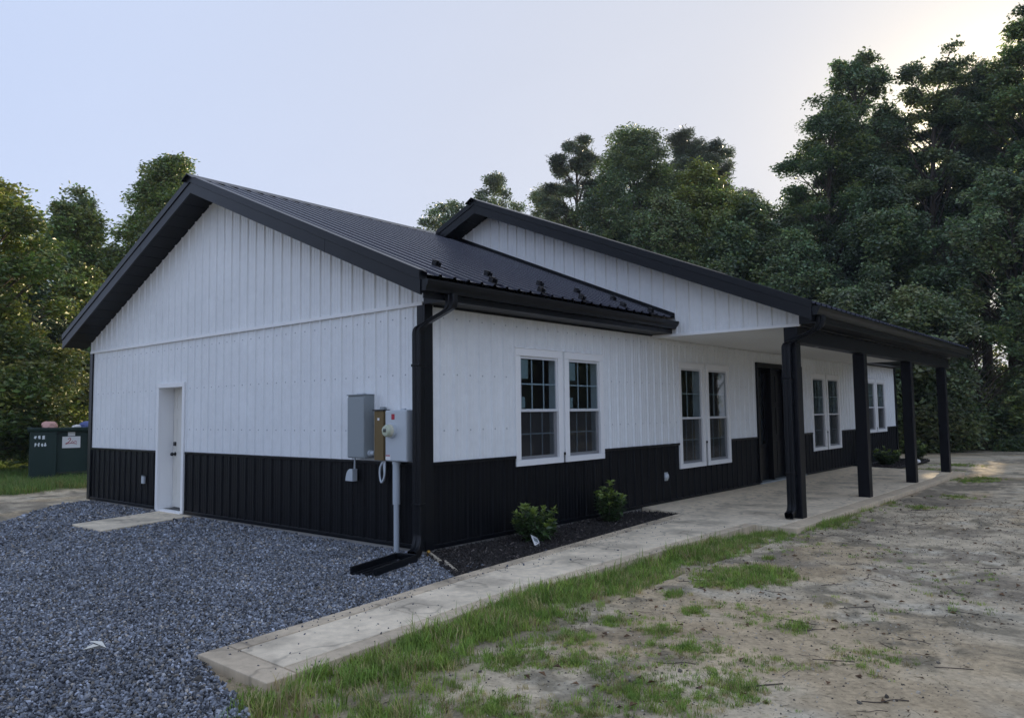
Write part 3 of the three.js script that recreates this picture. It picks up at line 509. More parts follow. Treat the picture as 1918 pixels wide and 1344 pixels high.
{ // fastener heads on the girts
  const geos = [], s = new THREE.CylinderGeometry(0.009, 0.011, 0.007, 6);
  for (const y of [1.35, 2.02, 2.7]) for (let u = 0.08; u < L; u += PITCH) if (!holesF.some((h) => u > h[0] - 0.08 && u < h[1] + 0.08 && y > h[2] - 0.05 && y < h[3] + 0.08)) geos.push(s.clone().rotateX(Math.PI / 2).translate(u, y, 0.003));
  for (const y of [1.35, 2.02, 2.7]) for (let u = -D + 0.1; u < 0; u += PITCH) if (!(u > -6.75 && u < -5.65 && y < 2.2)) geos.push(s.clone().rotateZ(Math.PI / 2).translate(-0.003, y, u));
  const m = mesh('screw_heads', mergeGeometries(geos), M.muntin, house); m.userData.kind = 'stuff';
}

// ---------------------------------------------------------------- electrical gear on the gable
{
  const a = group('disconnect_box'); a.position.set(0, 1.02, -1.06); tag(a, 'tall plain grey electrical cabinet on the white gable siding', 'electrical box');
  const X = -0.165; mesh('cabinet', boxGeo(X, -0.021, 0, 0.77, -0.165, 0.165, 0.006), M.greyMetal, a);
  mesh('cover', boxGeo(X - 0.012, X - 0.0005, 0.012, 0.745, -0.16, 0.16, 0.005), M.greyMetal, a);
  mesh('top_lip', boxGeo(X - 0.018, -0.021, 0.7705, 0.784, -0.172, 0.172, 0.004), M.greyMetal, a);
  mesh('hub_plate', boxGeo(-0.12, -0.05, 0.785, 0.797, -0.05, 0.06, 0.003), M.paleMetal, a);
  mesh('pipe_fitting', new THREE.CylinderGeometry(0.03, 0.03, 0.1, 16).rotateX(Math.PI / 2).translate(-0.09, 0.06, 0.216), M.pvc, a);
  mesh('collar', new THREE.CylinderGeometry(0.042, 0.042, 0.03, 16).rotateX(Math.PI / 2).translate(-0.09, 0.06, 0.185), M.pvc, a);

  const c = group('breaker_box'); c.position.set(0, 1.0, -0.70); tag(c, 'narrow brown metal box between the grey cabinet and the meter', 'electrical box');
  mesh('cabinet', boxGeo(-0.11, -0.021, 0, 0.595, -0.085, 0.085, 0.005), M.brown, c); mesh('lid', boxGeo(-0.125, -0.015, 0.5955, 0.612, -0.10, 0.10, 0.004), M.knob, c);
  mesh('hub', new THREE.CylinderGeometry(0.035, 0.04, 0.03, 16).translate(-0.06, 0.628, 0.02), M.greyMetal, c);
  mesh('label', boxGeo(-0.113, -0.1105, 0.48, 0.51, -0.02, 0.015), M.sign, c);
  const lp = tubeGeo([[-0.05, 0.0, 0.02], [-0.06, -0.05, -0.01], [-0.07, -0.16, -0.025], [-0.07, -0.245, 0.0], [-0.07, -0.25, 0.035], [-0.07, -0.17, 0.06], [-0.07, -0.07, 0.05], [-0.05, 0.0, 0.035]], 0.013, 40, 8); mesh('cable_loop', lp, M.pvc, c);
  mesh('cable_loop', tubeGeo([[-0.06, 0.0, 0.05], [-0.085, -0.08, 0.0], [-0.09, -0.2, 0.0], [-0.09, -0.265, 0.03], [-0.085, -0.19, 0.075], [-0.075, -0.06, 0.075], [-0.06, 0.0, 0.06]], 0.012, 40, 8), M.paleMetal, c);

  const b = group('meter_box'); b.position.set(0, 0, -0.33); tag(b, 'pale grey meter box with round glass meter and conduit beside the corner', 'electric meter');
  const x = -0.155; mesh('cabinet', boxGeo(x, -0.021, 1.0, 1.6, -0.185, 0.185, 0.006), M.paleMetal, b);
  mesh('cover', boxGeo(x - 0.01, x - 0.0005, 1.01, 1.588, -0.18, 0.18, 0.004), M.paleMetal, b); mesh('hub', new THREE.CylinderGeometry(0.03, 0.035, 0.02, 14).translate(-0.08, 1.61, 0.05), M.paleMetal, b);
  const mt = mesh('meter_socket', new THREE.CylinderGeometry(0.085, 0.09, 0.03, 32).rotateZ(Math.PI / 2).translate(x - 0.025, 1.36, -0.07), M.paleMetal, b);
  mesh('meter_body', new THREE.CylinderGeometry(0.07, 0.075, 0.05, 32).rotateZ(Math.PI / 2).translate(x - 0.065, 1.36, -0.07), M.cream, b);
  mesh('meter_face', new THREE.CylinderGeometry(0.058, 0.066, 0.02, 32).rotateZ(Math.PI / 2).translate(x - 0.1, 1.36, -0.07), M.cream, b);
  mesh('meter_dial', boxGeo(x - 0.114, x - 0.111, 1.345, 1.385, -0.10, -0.05), M.knob, b);
  mesh('glass_dome', new THREE.SphereGeometry(0.075, 28, 14, 0, Math.PI * 2, 0, Math.PI / 2).rotateZ(Math.PI / 2).scale(0.6, 1, 1).translate(x - 0.082, 1.36, -0.07), M.meterGlass, b);
  mesh('red_tag', boxGeo(x - 0.0125, x - 0.0105, 1.49, 1.555, -0.07, -0.015), M.red, b); mesh('warning_label', boxGeo(x - 0.0125, x - 0.0105, 1.015, 1.075, -0.175, -0.09), M.sign, b);
  mesh('warning_stripe', boxGeo(x - 0.0140, x - 0.0130, 1.06, 1.073, -0.17, -0.095), M.red, b);
  mesh('conduit', new THREE.CylinderGeometry(0.033, 0.033, 0.62, 20).translate(-0.1, 0.24, -0.06), M.pvc, b);
  mesh('conduit_sleeve', new THREE.CylinderGeometry(0.044, 0.044, 0.50, 20).translate(-0.1, 0.745, -0.06), M.pvc, b);
  mesh('conduit_collar', new THREE.CylinderGeometry(0.05, 0.05, 0.03, 20).translate(-0.1, 0.98, -0.06), M.pvc, b);
  // small hooded fitting below the cabinet
  const h = group('cable_hood'); h.position.set(-0.05, 0.73, -1.28); tag(h, 'small white hooded cable fitting on the black wainscot', 'cable fitting');
  const hs = new THREE.Shape(); hs.moveTo(-0.07, 0); hs.lineTo(0.06, 0); hs.lineTo(0.06, 0.14); hs.lineTo(0.01, 0.14); hs.quadraticCurveTo(-0.06, 0.12, -0.07, 0);
  mesh('hood', new THREE.ExtrudeGeometry(hs, { depth: 0.07, bevelEnabled: true, bevelSize: 0.006, bevelThickness: 0.006 }).rotateY(-Math.PI / 2).translate(0.02, 0, 0), M.paleMetal, h);
  mesh('wire', tubeGeo([[0, 0.14, 0.04], [0.0, 0.2, 0.045], [0.0, 0.29, 0.05]], 0.012, 12, 8), M.pvc, h); mesh('wire', tubeGeo([[0.01, 0.0, 0.02], [0.015, -0.12, 0.01], [0.02, -0.3, -0.01]], 0.004, 12, 6), M.knob, h);
  // covered outlet by the side door, and on the front wall
  const o = group('outlet_cover'); o.position.set(-0.03, 0.467, -7.13); tag(o, 'small grey weatherproof outlet cover near the side door', 'outlet'); mesh('cover', boxGeo(-0.035, 0.005, -0.065, 0.06, -0.045, 0.045, 0.008), M.paleMetal, o); mesh('hinge', boxGeo(-0.04, 0.0, 0.062, 0.075, -0.04, 0.04, 0.004), M.greyMetal, o);
  const s = group('outlet_cover'); s.position.set(5.575, 0.437, 0.025); tag(s, 'round pale bubble outlet cover on the front wainscot', 'outlet'); mesh('cover', new THREE.SphereGeometry(0.06, 18, 12).scale(1, 1.05, 0.7), M.paleMetal, s); mesh('plate', boxGeo(-0.055, 0.055, -0.07, 0.07, -0.02, 0.002, 0.004), M.paleMetal, s);
  const f = group('splash_block'); f.position.set(-0.78, -0.055, 0.22); f.rotation.y = 0.28; tag(f, 'black plastic splash block on the gravel under the downspout', 'splash block');
  mesh('tray', boxGeo(-0.42, 0.40, 0, 0.012, -0.14, 0.14, 0.004), M.blackTrim, f);
  for (const z of [-0.14, 0.14]) { const g2 = boxGeo(-0.42, 0.40, 0.0, 0.075, z - 0.012, z + 0.012, 0.008); mesh('rim', g2, M.blackTrim, f); }
  mesh('end_wall', boxGeo(0.385, 0.41, 0.0, 0.08, -0.13, 0.13, 0.008), M.blackTrim, f);
  for (const z of [-0.07, 0, 0.07]) mesh('channel_rib', boxGeo(-0.4, 0.2, 0.0122, 0.024, z - 0.01, z + 0.01, 0.004), M.blackTrim, f);
  const v = mesh('brass_fitting', mergeGeometries([new THREE.SphereGeometry(0.022, 12, 10), new THREE.CylinderGeometry(0.014, 0.014, 0.05, 10).translate(0, -0.03, 0)]), M.brass, scene); v.position.set(-0.06, -0.01, 0.11); tag(v, 'tiny yellow cap on a stub pipe at the house corner', 'pipe cap');
}
// ---------------------------------------------------------------- planting bed
const bedGroup = group('mulch_bed'); tag(bedGroup, 'narrow bed of dark bark mulch along the front wall', null, null, 'structure');
{
  const far = (x) => walkNear(Math.min(x, 4.6)) - 0.01, xs = [], pos = [], idx = [];
  const near = (x) => x < 0.04 ? 0.06 : 0.03, left = (z) => -0.35 - 0.42 * (z / 1.25);
  for (let i = 0; i <= 60; i++) xs.push(lerp(-0.72, 4.62, i / 60));
  xs.forEach((x) => { const zf = far(x), zn = x < 0 ? Math.min(zf, Math.max(0.05, (-x - 0.0) * 1.68)) : 0.03; for (let k = 0; k <= 12; k++) { const z = lerp(zn, zf, k / 12); pos.push(x, -0.055 + 0.025 * (fbm(x * 4, z * 4, 3) - 0.4), z); } });
  for (let i = 0; i < 60; i++) for (let k = 0; k < 12; k++) { const a = i * 13 + k; idx.push(a, a + 1, a + 13, a + 1, a + 14, a + 13); }
  const g = new THREE.BufferGeometry(); g.setAttribute('position', new THREE.Float32BufferAttribute(pos, 3)); g.setIndex(idx); g.computeVertexNormals();
  mesh('mulch_base', g, S({ color: C(0.018, 0.014, 0.012), roughness: 1 }), bedGroup);
  mesh('mulch_base', slabGeo([[15.9, 0.03], [20.4, 0.03], [20.4, 0.95], [15.9, 0.95]], (x, z) => -0.05 + 0.02 * fbm(x * 3, z * 3), 0.06, 0.01), S({ color: C(0.02, 0.015, 0.012), roughness: 1 }), bedGroup);
  seed = 55; const list = []; const chip = new THREE.BoxGeometry(1, 0.22, 0.35, 1, 1, 1);
  { const p = chip.attributes.position; for (let i = 0; i < p.count; i++) if (p.getX(i) > 0) { p.setY(i, p.getY(i) * 0.5 + 0.05); p.setZ(i, p.getZ(i) * 0.6); } chip.computeVertexNormals(); }
  let n = 0; while (n < 11000) {
    const right = rnd() < 0.25, x = right ? rr(15.9, 20.4) : rr(-0.7, 4.6), z = rr(0.03, 1.25); const zf = right ? 0.95 : far(x), zn = x < 0 ? Math.max(0.05, -x * 1.68) : 0.03; if (z > zf || z < zn) continue; n++;
    const v = rnd(), q = v < 0.04 ? rr(0.12, 0.2) : rr(0.012, 0.045); list.push({ x, y: -0.048 + 0.03 * (fbm(x * 4, z * 4, 3) - 0.4) + rr(0, 0.018), z, a: rr(-0.7, 0.7), b: rr(0, 6.3), c: rr(-0.7, 0.7), s: rr(0.018, 0.06), sz: rr(0.4, 1), col: [q * 1.12, q * 0.92, q * 0.8] });
  }
  scatter('bark_chips', bedGroup, chip, S({ roughness: 0.95 }), list);
  const e = group('edging_board'); tag(e, 'weathered split timber edging between gravel and mulch', 'edging'); e.position.set(-0.22, -0.05, 0.45);
  for (const [x, z, l, r] of [[0.06, -0.13, 0.5, 1.04], [-0.2, 0.37, 0.55, 1.0]]) { const m = mesh('board', boxGeo(-l / 2, l / 2, -0.02, 0.035, -0.015, 0.015, 0.004), M.wood, e); m.position.set(x, 0, z); m.rotation.y = r; }
}
// leaves and shrubs
function leafGeo(l, w, fold = 0.25) {   // a folded, pointed leaf lying along +x
  const g = new THREE.BufferGeometry(), y = w * fold;
  g.setAttribute('position', new THREE.Float32BufferAttribute([0, 0, 0, l * 0.45, y, -w / 2, l, 0, 0, 0, 0, 0, l, 0, 0, l * 0.45, y, w / 2], 3)); g.computeVertexNormals(); return g;
}
function toned(g, t) { const n = g.attributes.position.count, a = new Float32Array(n * 3); for (let i = 0; i < n; i++) { a[i * 3] = t[0]; a[i * 3 + 1] = t[1]; a[i * 3 + 2] = t[2]; } g.setAttribute('color', new THREE.BufferAttribute(a, 3)); return g; }
function sprigGeo(k, n, R, l, w, up = 0.3) {
  seed = 3000 + k; const out = [], e = new THREE.Euler(), m = new THREE.Matrix4(), q = new THREE.Quaternion();
  for (let i = 0; i < n; i++) { const tn = rr(0.5, 1.5), g = toned(leafGeo(l * rr(0.7, 1.3), w * rr(0.7, 1.3)), [tn * rr(0.85, 1.15), tn, tn * rr(0.8, 1.2)]); q.setFromEuler(e.set(rr(-1.1, 1.1), rr(0, 6.283), rr(-0.8, 0.5) + up - 0.3, 'YXZ')); const a = rr(0, 6.283), h = rr(-1, 1), r = R * Math.cbrt(rnd()), s = Math.sqrt(1 - h * h); out.push(g.applyMatrix4(m.compose(new THREE.Vector3(r * s * Math.cos(a), r * h * 0.8, r * s * Math.sin(a)), q, new THREE.Vector3(1, 1, 1)))); }
  return mergeGeometries(out, 'color');
}
const leafMat = P({ color: C(1, 1, 1), vertexColors: true, roughness: 0.42, transmission: 0.46, thickness: 0, specularIntensity: 1 });
const barkMat = S({ color: C(0.10, 0.08, 0.062), roughness: 0.95 });
const leafSmall = toned(leafGeo(0.085, 0.04, 0.3), [1, 1, 1]);
function shrub(pos, h, r, n, label, sd) {
  seed = sd; const t = group('shrub'); t.position.set(...pos); tag(t, label, 'shrub', undefined); const stems = [], leaves = [];
  for (let i = 0; i < n; i++) {
    const a = rr(0, 6.283), q = r * Math.sqrt(rnd()), hh = h * rr(0.42, 1) * (1 - 0.3 * q / r), tip = new THREE.Vector3(Math.cos(a) * q, hh, Math.sin(a) * q), b0 = new THREE.Vector3(tip.x * 0.15, 0, tip.z * 0.15), md = b0.clone().lerp(tip, 0.5).add(new THREE.Vector3(tip.x * 0.2, 0, tip.z * 0.2));
    stems.push(cone(b0, md, 0.006, 0.004, 5), cone(md, tip, 0.004, 0.002, 5));
    for (let y = 0.12; y <= 1.001; y += 0.075) { const p = y < 0.5 ? b0.clone().lerp(md, y * 2) : md.clone().lerp(tip, y * 2 - 1), m = y > 0.92 ? 7 : 4, young = y > 0.85; for (let k = 0; k < m; k++) { const f = young ? rr(0.9, 1.3) : rr(0.6, 1); leaves.push({ x: p.x, y: p.y, z: p.z, a: rr(-0.5, 0.5), b: rr(0, 6.283), c: young ? rr(0.1, 0.9) : rr(-0.35, 0.6), s: young ? rr(0.7, 1) : rr(0.8, 1.35), col: young ? [0.27 * f, 0.36 * f, 0.07 * f] : [0.085 * f, 0.16 * f, 0.04 * f] }); } }
  }
  mesh('stems', mergeGeometries(stems), barkMat, t); scatter('foliage', t, leafSmall, leafMat, leaves); return t;
}
shrub([1.36, -0.05, 0.50], 0.60, 0.30, 24, 'leafy green shrub with bright tips beside the white plant tag', 11);
shrub([3.30, -0.05, 0.36], 0.66, 0.27, 26, 'leafy green shrub in the mulch between the window pairs', 12);
shrub([17.2, -0.05, 0.55], 0.62, 0.36, 30, 'low green shrub beyond the porch against the black wainscot', 13);
shrub([19.3, -0.05, 0.75], 0.85, 0.36, 30, 'taller thin shrub in the bed at the far corner', 14);
{
  const t = group('plant_tag'); tag(t, 'white printed plant tag lying on the mulch', 'plant tag'); t.position.set(1.17, 0.0, 0.69); t.rotation.set(0.5, -0.62, -0.22);
  mesh('card', boxGeo(-0.055, 0.055, -0.002, 0.001, -0.115, 0.115), M.sign, t); mesh('print', boxGeo(-0.03, 0.03, 0.0012, 0.002, -0.07, 0.01), M.greyMetal, t);
  const f = group('white_block'); tag(f, 'broken white rag of trim at the foot of the far bed', 'debris'); f.position.set(18.6, 0.0, 1.0); mesh('scrap', new THREE.DodecahedronGeometry(0.09, 0).scale(1.4, 0.7, 1), M.sign, f);
  // folded pale scrap on the gravel
  const l = group('fallen_leaf'); tag(l, 'pale curled dry leaf lying on the gravel', 'leaf'); l.position.set(-3.86, -0.022, 0.93); l.rotation.y = 2.1; const pm = S({ color: C(0.75, 0.73, 0.64), roughness: 0.9, side: THREE.DoubleSide });
  for (const s of [1, -1]) { const g = leafGeo(0.17, s > 0 ? 0.075 : 0.05, 0.35); const m = mesh('lobe', g, pm, l); m.rotation.set(0, s * 0.7 + 0.5, 0.18); }
}
// ---------------------------------------------------------------- dumpster behind the house
{
  const d = group('dumpster'); d.position.set(1.12, -0.1, -16.5); d.rotation.y = -0.30; tag(d, 'dark green steel roll-off dumpster with white sign behind the house', 'dumpster');
  const W = 2.45, H = 1.42, DP = 4.6;
  mesh('side_panel', boxGeo(0, 0.04, 0.12, H - 0.1, -DP, -0.06, 0.004), M.dumpster, d); mesh('side_panel', boxGeo(W - 0.04, W, 0.12, H - 0.1, -DP, -0.06, 0.004), M.dumpster, d);
  mesh('end_panel', boxGeo(0.62, W - 0.62, 0.22, H - 0.1, -0.11, -0.06, 0.004), M.dumpster, d); mesh('end_panel', boxGeo(0, W, 0.12, H - 0.1, -DP - 0.04, -DP - 0.001, 0.004), M.dumpster, d);
  mesh('corner_panel', boxGeo(0.0, 0.62, 0.05, H - 0.1, -0.0595, 0.04, 0.012), M.dumpster, d); mesh('corner_panel', boxGeo(W - 0.62, W, 0.05, H - 0.1, -0.0595, 0.04, 0.012), M.dumpster, d);
  mesh('top_rail', boxGeo(-0.06, W + 0.06, H - 0.0995, H, -0.12, 0.07, 0.012), M.dumpster, d); mesh('top_rail', boxGeo(-0.06, 0.08, H - 0.0995, H, -DP, -0.121, 0.012), M.dumpster, d); mesh('top_rail', boxGeo(W - 0.08, W + 0.06, H - 0.0995, H, -DP, -0.121, 0.012), M.dumpster, d);
  mesh('stiffener', boxGeo(1.36, 1.44, 0.12, H - 0.101, -0.0595, 0.02, 0.006), M.dumpster, d); mesh('base_rail', boxGeo(0.62, W - 0.62, 0.0, 0.12, -0.16, -0.07, 0.01), M.dumpster, d); mesh('bottom', boxGeo(0.02, W - 0.02, 0.13, 0.17, -DP, -0.12), M.dumpster, d);
  mesh('sign_board', boxGeo(0.75, 1.18, H - 0.56, H - 0.25, -0.0595, -0.045, 0.002), M.sign, d); mesh('sign_board', boxGeo(0.88, 1.05, H - 0.235, H - 0.13, -0.0595, -0.045, 0.002), M.sign, d);
  mesh('red_lettering', mergeGeometries([tubeGeo([[0.88, H - 0.33, -0.044], [0.93, H - 0.29, -0.044], [0.95, H - 0.31, -0.044], [0.90, H - 0.40, -0.044], [0.82, H - 0.45, -0.044], [0.95, H - 0.43, -0.044], [1.1, H - 0.45, -0.044]], 0.009, 30, 6), tubeGeo([[0.96, H - 0.41, -0.044], [0.99, H - 0.375, -0.044], [1.02, H - 0.41, -0.044], [1.06, H - 0.37, -0.044], [1.09, H - 0.41, -0.044]], 0.007, 24, 6)]), M.red, d);
  // worn white stencil, two rows
  seed = 21; const st = []; for (let r = 0; r < 2; r++) for (let k = 0; k < (r ? 4 : 3); k++) { const w = r ? 0.06 : 0.085, x = 0.085 + k * (w + 0.012) + r * 0.02, y = H - 0.31 - r * 0.19; for (let q = 0; q < 5; q++) { const a = x + rr(0, w * 0.5), b = y + rr(0, 0.06); st.push(boxGeo(a, a + rr(0.3, 0.6) * w, b, b + rr(0.03, 0.055), 0.0402, 0.0412 + q * 0.0006)); } }
  mesh('stencil_marks', mergeGeometries(st), M.paint, d).userData.kind = 'stuff';
  const bag = (name, label, cat, x, y, z, s, col, sd) => { seed = sd; const g = new THREE.IcosahedronGeometry(1, 2), p = g.attributes.position; for (let i = 0; i < p.count; i++) { const f = 0.7 + 0.6 * fbm(p.getX(i) * 2 + sd, p.getY(i) * 2 + p.getZ(i) * 1.7, 3); p.setXYZ(i, p.getX(i) * f, p.getY(i) * f, p.getZ(i) * f); } g.computeVertexNormals(); const m = mesh(name, g.scale(...s), S({ color: col, roughness: 0.7, flatShading: true }), scene); m.position.copy(d.localToWorld(new THREE.Vector3(x, y, z))); tag(m, label, cat); };
  d.updateMatrixWorld();
  bag('trash_bag', 'crumpled pink and beige rubbish showing above the dumpster rim', 'rubbish', 0.46, H + 0.02, -0.4, [0.2, 0.16, 0.16], C(0.6, 0.34, 0.28), 5);
  bag('blue_tarp', 'folded blue tarp sticking up out of the dumpster', 'tarp', 1.5, H + 0.02, -0.45, [0.4, 0.15, 0.25], C(0.1, 0.13, 0.3), 9);
  bag('plaster_scrap', 'white scrap resting on the dumpster rim', 'rubbish', 1.12, H + 0.0, -0.35, [0.14, 0.07, 0.12], C(0.7, 0.68, 0.62), 13);
}

// ---------------------------------------------------------------- grass, twigs, litter on the yard
function bladeTuft(k, n, h, spread) {
  seed = 5000 + k; const pos = [];
  for (let i = 0; i < n; i++) {
    const a = rr(0, 6.283), q = spread * Math.sqrt(rnd()), bx = Math.cos(a) * q, bz = Math.sin(a) * q, dir = rr(0, 6.283), lean = rr(0.1, 0.75), hh = h * rr(0.5, 1.1), w = rr(0.0018, 0.0038), sx = -Math.sin(dir) * w, sz = Math.cos(dir) * w;
    const P0 = (t) => [bx + Math.cos(dir) * lean * hh * t * t, hh * (t - 0.35 * lean * t * t), bz + Math.sin(dir) * lean * hh * t * t];
    const a0 = P0(0), a1 = P0(0.45), a2 = P0(0.8), a3 = P0(1), L_ = (p, f) => [p[0] - sx * f, p[1], p[2] - sz * f], R_ = (p, f) => [p[0] + sx * f, p[1], p[2] + sz * f];
    pos.push(...L_(a0, 1), ...R_(a0, 1), ...R_(a1, 0.9), ...L_(a0, 1), ...R_(a1, 0.9), ...L_(a1, 0.9), ...L_(a1, 0.9), ...R_(a1, 0.9), ...R_(a2, 0.6), ...L_(a1, 0.9), ...R_(a2, 0.6), ...L_(a2, 0.6), ...L_(a2, 0.6), ...R_(a2, 0.6), ...a3);
  }
  const g = new THREE.BufferGeometry(); g.setAttribute('position', new THREE.Float32BufferAttribute(pos, 3)); g.computeVertexNormals(); return g;
}
const grassMat = P({ color: C(1, 1, 1), roughness: 0.7, transmission: 0.35, thickness: 0, specularIntensity: 0.4 });
{
  const G = [bladeTuft(1, 20, 0.12, 0.06), bladeTuft(2, 12, 0.19, 0.05), bladeTuft(3, 24, 0.07, 0.07)], lists = [[], [], []], dry = [];
  seed = 61;
  const put = (x, z, k, s) => { const f = rr(0.6, 1.25), y = rnd(); lists[k].push({ x, y: groundY(x, z) - 0.008, z, a: rr(-0.15, 0.15), b: rr(0, 6.283), c: rr(-0.15, 0.15), s, col: y < 0.2 ? [0.5 * f, 0.42 * f, 0.2 * f] : [lerp(0.2, 0.36, y) * f, lerp(0.36, 0.45, y) * f, lerp(0.07, 0.09, y) * f] }); };
  let n = 0, tr = 0;
  while (n < 3600 && tr++ < 90000) { // strip along the walk
    const x = rr(-4.1, 8.5), zi = grassIn(x), zo = grassOut(x) + 0.5 * (fbm(x * 2.1 + 60, 3.3, 4) - 0.5), z = x < -3.45 ? rr(2.35, 4.2) : lerp(zi - 0.015, zo + 0.22, Math.pow(rnd(), 1.15)); if (x < -3.45 && (z > 3.9 || onGravel(x, z + 0.1))) continue;
    const t = (z - zi) / (zo - zi); let p = (0.95 - 0.8 * smooth(0.55, 1.15, t)) * (0.22 + 0.95 * smooth(0.36, 0.62, fbm(x * 2.4, z * 2.4, 3))); if (x > 3.2) p *= 0.6; if (x > 6) p *= 0.35; if (rnd() > p) continue;
    if (x > 4.2 && z < 2.72) continue; n++; put(x, z, rnd() < 0.5 ? 0 : rnd() < 0.3 ? 1 : 2, rr(0.6, 1.25) * (t < 0.5 ? 1.05 : 0.8) * (x > 3 ? 0.7 : 1));
  }
  for (const [x, z, r, d] of tufts) for (let k = 0; k < 150 * d * r / 0.25; k++) { const a = rr(0, 6.283), q = r * 1.5 * Math.pow(rnd(), 0.9) * rr(0.3, 1.1); put(x + Math.cos(a) * q, z + Math.sin(a) * q, rnd() < 0.35 ? 0 : 2, rr(0.5, 0.95) * (d > 1 ? 1.1 : 0.72)); }
  for (let k = 0; k < 7000; k++) { const x = rr(-3.8, 4), z = rr(2.9, 5.4); if (rnd() > smooth(0.46, 0.7, fbm(x * 1.6 + 8, z * 1.6, 4)) * (x < 0.2 ? 1 : 0.12)) continue; put(x, z, 2, rr(0.2, 0.65)); }
  for (let k = 0; k < 70; k++) put(rr(-4.2, -3.5), rr(1.4, 2.4), 2, rr(0.3, 0.6)); for (let k = 0; k < 40; k++) { const x = rr(-3.5, -0.2); put(x, walkNear(x) - rr(0, 0.12), 2, rr(0.2, 0.5)); } for (let k = 0; k < 30; k++) put(rr(-6, -0.1), rr(-7, 1), 2, rr(0.15, 0.35));   // strays at the walk's end
  lists.forEach((l, k) => { const m = scatter('yard_grass', scene, G[k], grassMat, l); tag(m, ['medium green grass along the walkway edge', 'tall green grass blades beside the walkway', 'short thin grass on the sandy yard'][k], 'grass', undefined, 'stuff'); });
  // lawn and rough under the trees
  const far = []; seed = 62; const FG = bladeTuft(7, 30, 0.3, 0.22);
  { const p = FG.attributes.position; }
  for (let k = 0; k < 9000; k++) { const x = rr(-9, 9), z = rr(-27, -12.2); if (rnd() > isLawn(x, z)) continue; const f = rr(0.7, 1.3), y = rnd(); far.push({ x, y: groundY(x, z) - 0.01, z, a: 0, b: rr(0, 6.3), c: 0, s: rr(0.5, 0.95), sx: 1.5, sz: 1.5, col: y < 0.12 ? [0.38 * f, 0.33 * f, 0.11 * f] : [0.17 * f, 0.27 * f, 0.06 * f] }); }
  for (let k = 0; k < 7000; k++) { const x = rr(26, 42), z = rr(-16, 12); if (rnd() > treeEdge(x, z) * 0.9) continue; const f = rr(0.6, 1.2); far.push({ x, y: groundY(x, z) - 0.01, z, a: 0, b: rr(0, 6.3), c: 0, s: rr(0.5, 1.3), sx: 1.6, sz: 1.6, col: [0.15 * f, 0.21 * f, 0.06 * f] }); }
  tag(scatter('rough_grass', scene, FG, grassMat, far), 'rough grass below the trees and round the dumpster', 'grass', undefined, 'stuff');
  // twigs, dead leaves and crumbs of earth
  seed = 63; const tw = [], cr = [], lf = []; const tg = tubeGeo([[-0.5, 0, 0], [-0.2, 0.02, 0.04], [0.15, 0.0, -0.03], [0.5, 0.015, 0.02]], 0.012, 8, 5), cg = stoneGeo(7), dl = leafGeo(0.07, 0.045, 0.35);
  for (let k = 0; k < 130; k++) { const x = rr(-3.4, 9), z = rr(2.9, 5.6); tw.push({ x, y: groundY(x, z) + 0.006, z, a: 0, b: rr(0, 6.3), c: 0, s: rr(0.06, 0.28) * (rnd() < 0.06 ? 2 : 1), col: [0.07, 0.055, 0.045] }); }
  for (let k = 0; k < 6500; k++) { const x = rr(-3.6, 9), z = rr(2.5, 5.6); const v = rnd() < 0.5 ? rr(0.06, 0.16) : rr(0.3, 0.5); if (z < grassIn(x) + 0.1) continue; cr.push({ x, y: groundY(x, z), z, a: rr(0, 6), b: rr(0, 6), c: rr(0, 6), s: rr(0.003, 0.010) * (rnd() < 0.03 ? 2 : 1), col: [v, v * 0.88, v * 0.7] }); }
  for (let k = 0; k < 420; k++) { const x = rr(-3.6, 10), z = rr(2.6, 5.6); if (z < grassIn(x) + 0.1) continue; const f = rr(0.5, 1.2); lf.push({ x, y: groundY(x, z) + 0.008, z, a: rr(-0.4, 0.4), b: rr(0, 6.3), c: rr(-0.3, 0.3), s: rr(0.4, 1), col: [0.16 * f, 0.09 * f, 0.045 * f] }); }
  seed = 66; const th = []; for (let k = 0; k < 9000; k++) { const x = rr(-3.6, 8), z = rr(2.6, 5.5); if (z < grassIn(x) + 0.1) continue; const w = smooth(0.42, 0.62, fbm(x * 5.5 + 31, z * 5.5 + 12, 4)); if (rnd() > 0.12 + w) continue; const f = rr(0.5, 1.3), dk = rnd() < 0.55; th.push({ x, y: groundY(x, z) + 0.003, z, a: rr(-0.25, 0.25), b: rr(0, 6.3), c: rr(-0.05, 0.25), s: rr(0.25, 0.9), col: dk ? [0.13 * f, 0.11 * f, 0.06 * f] : [0.4 * f, 0.33 * f, 0.19 * f] }); }
  const bits = group('yard_litter'); tag(bits, 'scattered twigs, dead leaves and soil crumbs on the sand', 'litter', undefined, 'stuff');
  scatter('dead_blades', bits, leafGeo(0.09, 0.006, 0.4), S({ roughness: 0.9 }), th); scatter('twigs', bits, tg, S({ roughness: 0.95 }), tw); scatter('soil_crumbs', bits, cg, S({ roughness: 1 }), cr); scatter('dead_leaves', bits, dl, S({ roughness: 0.9 }), lf);
  // crumbs and grit on the walk
  seed = 64; const grit = []; for (let k = 0; k < 420; k++) { const x = rr(-3.4, 4), z = lerp(walkNear(x), walkFar(x), rnd() < 0.55 ? rr(0, 0.25) : rnd()); grit.push({ x, y: slabTop(x, z) + 0.002, z, a: rr(0, 6), b: rr(0, 6), c: rr(0, 6), s: rr(0.003, 0.009) * (rnd() < 0.06 ? 2 : 1), col: [0.10, 0.105, 0.12] }); }
  scatter('walk_grit', bits, stoneGeo(8), S({ roughness: 1 }), grit);
}

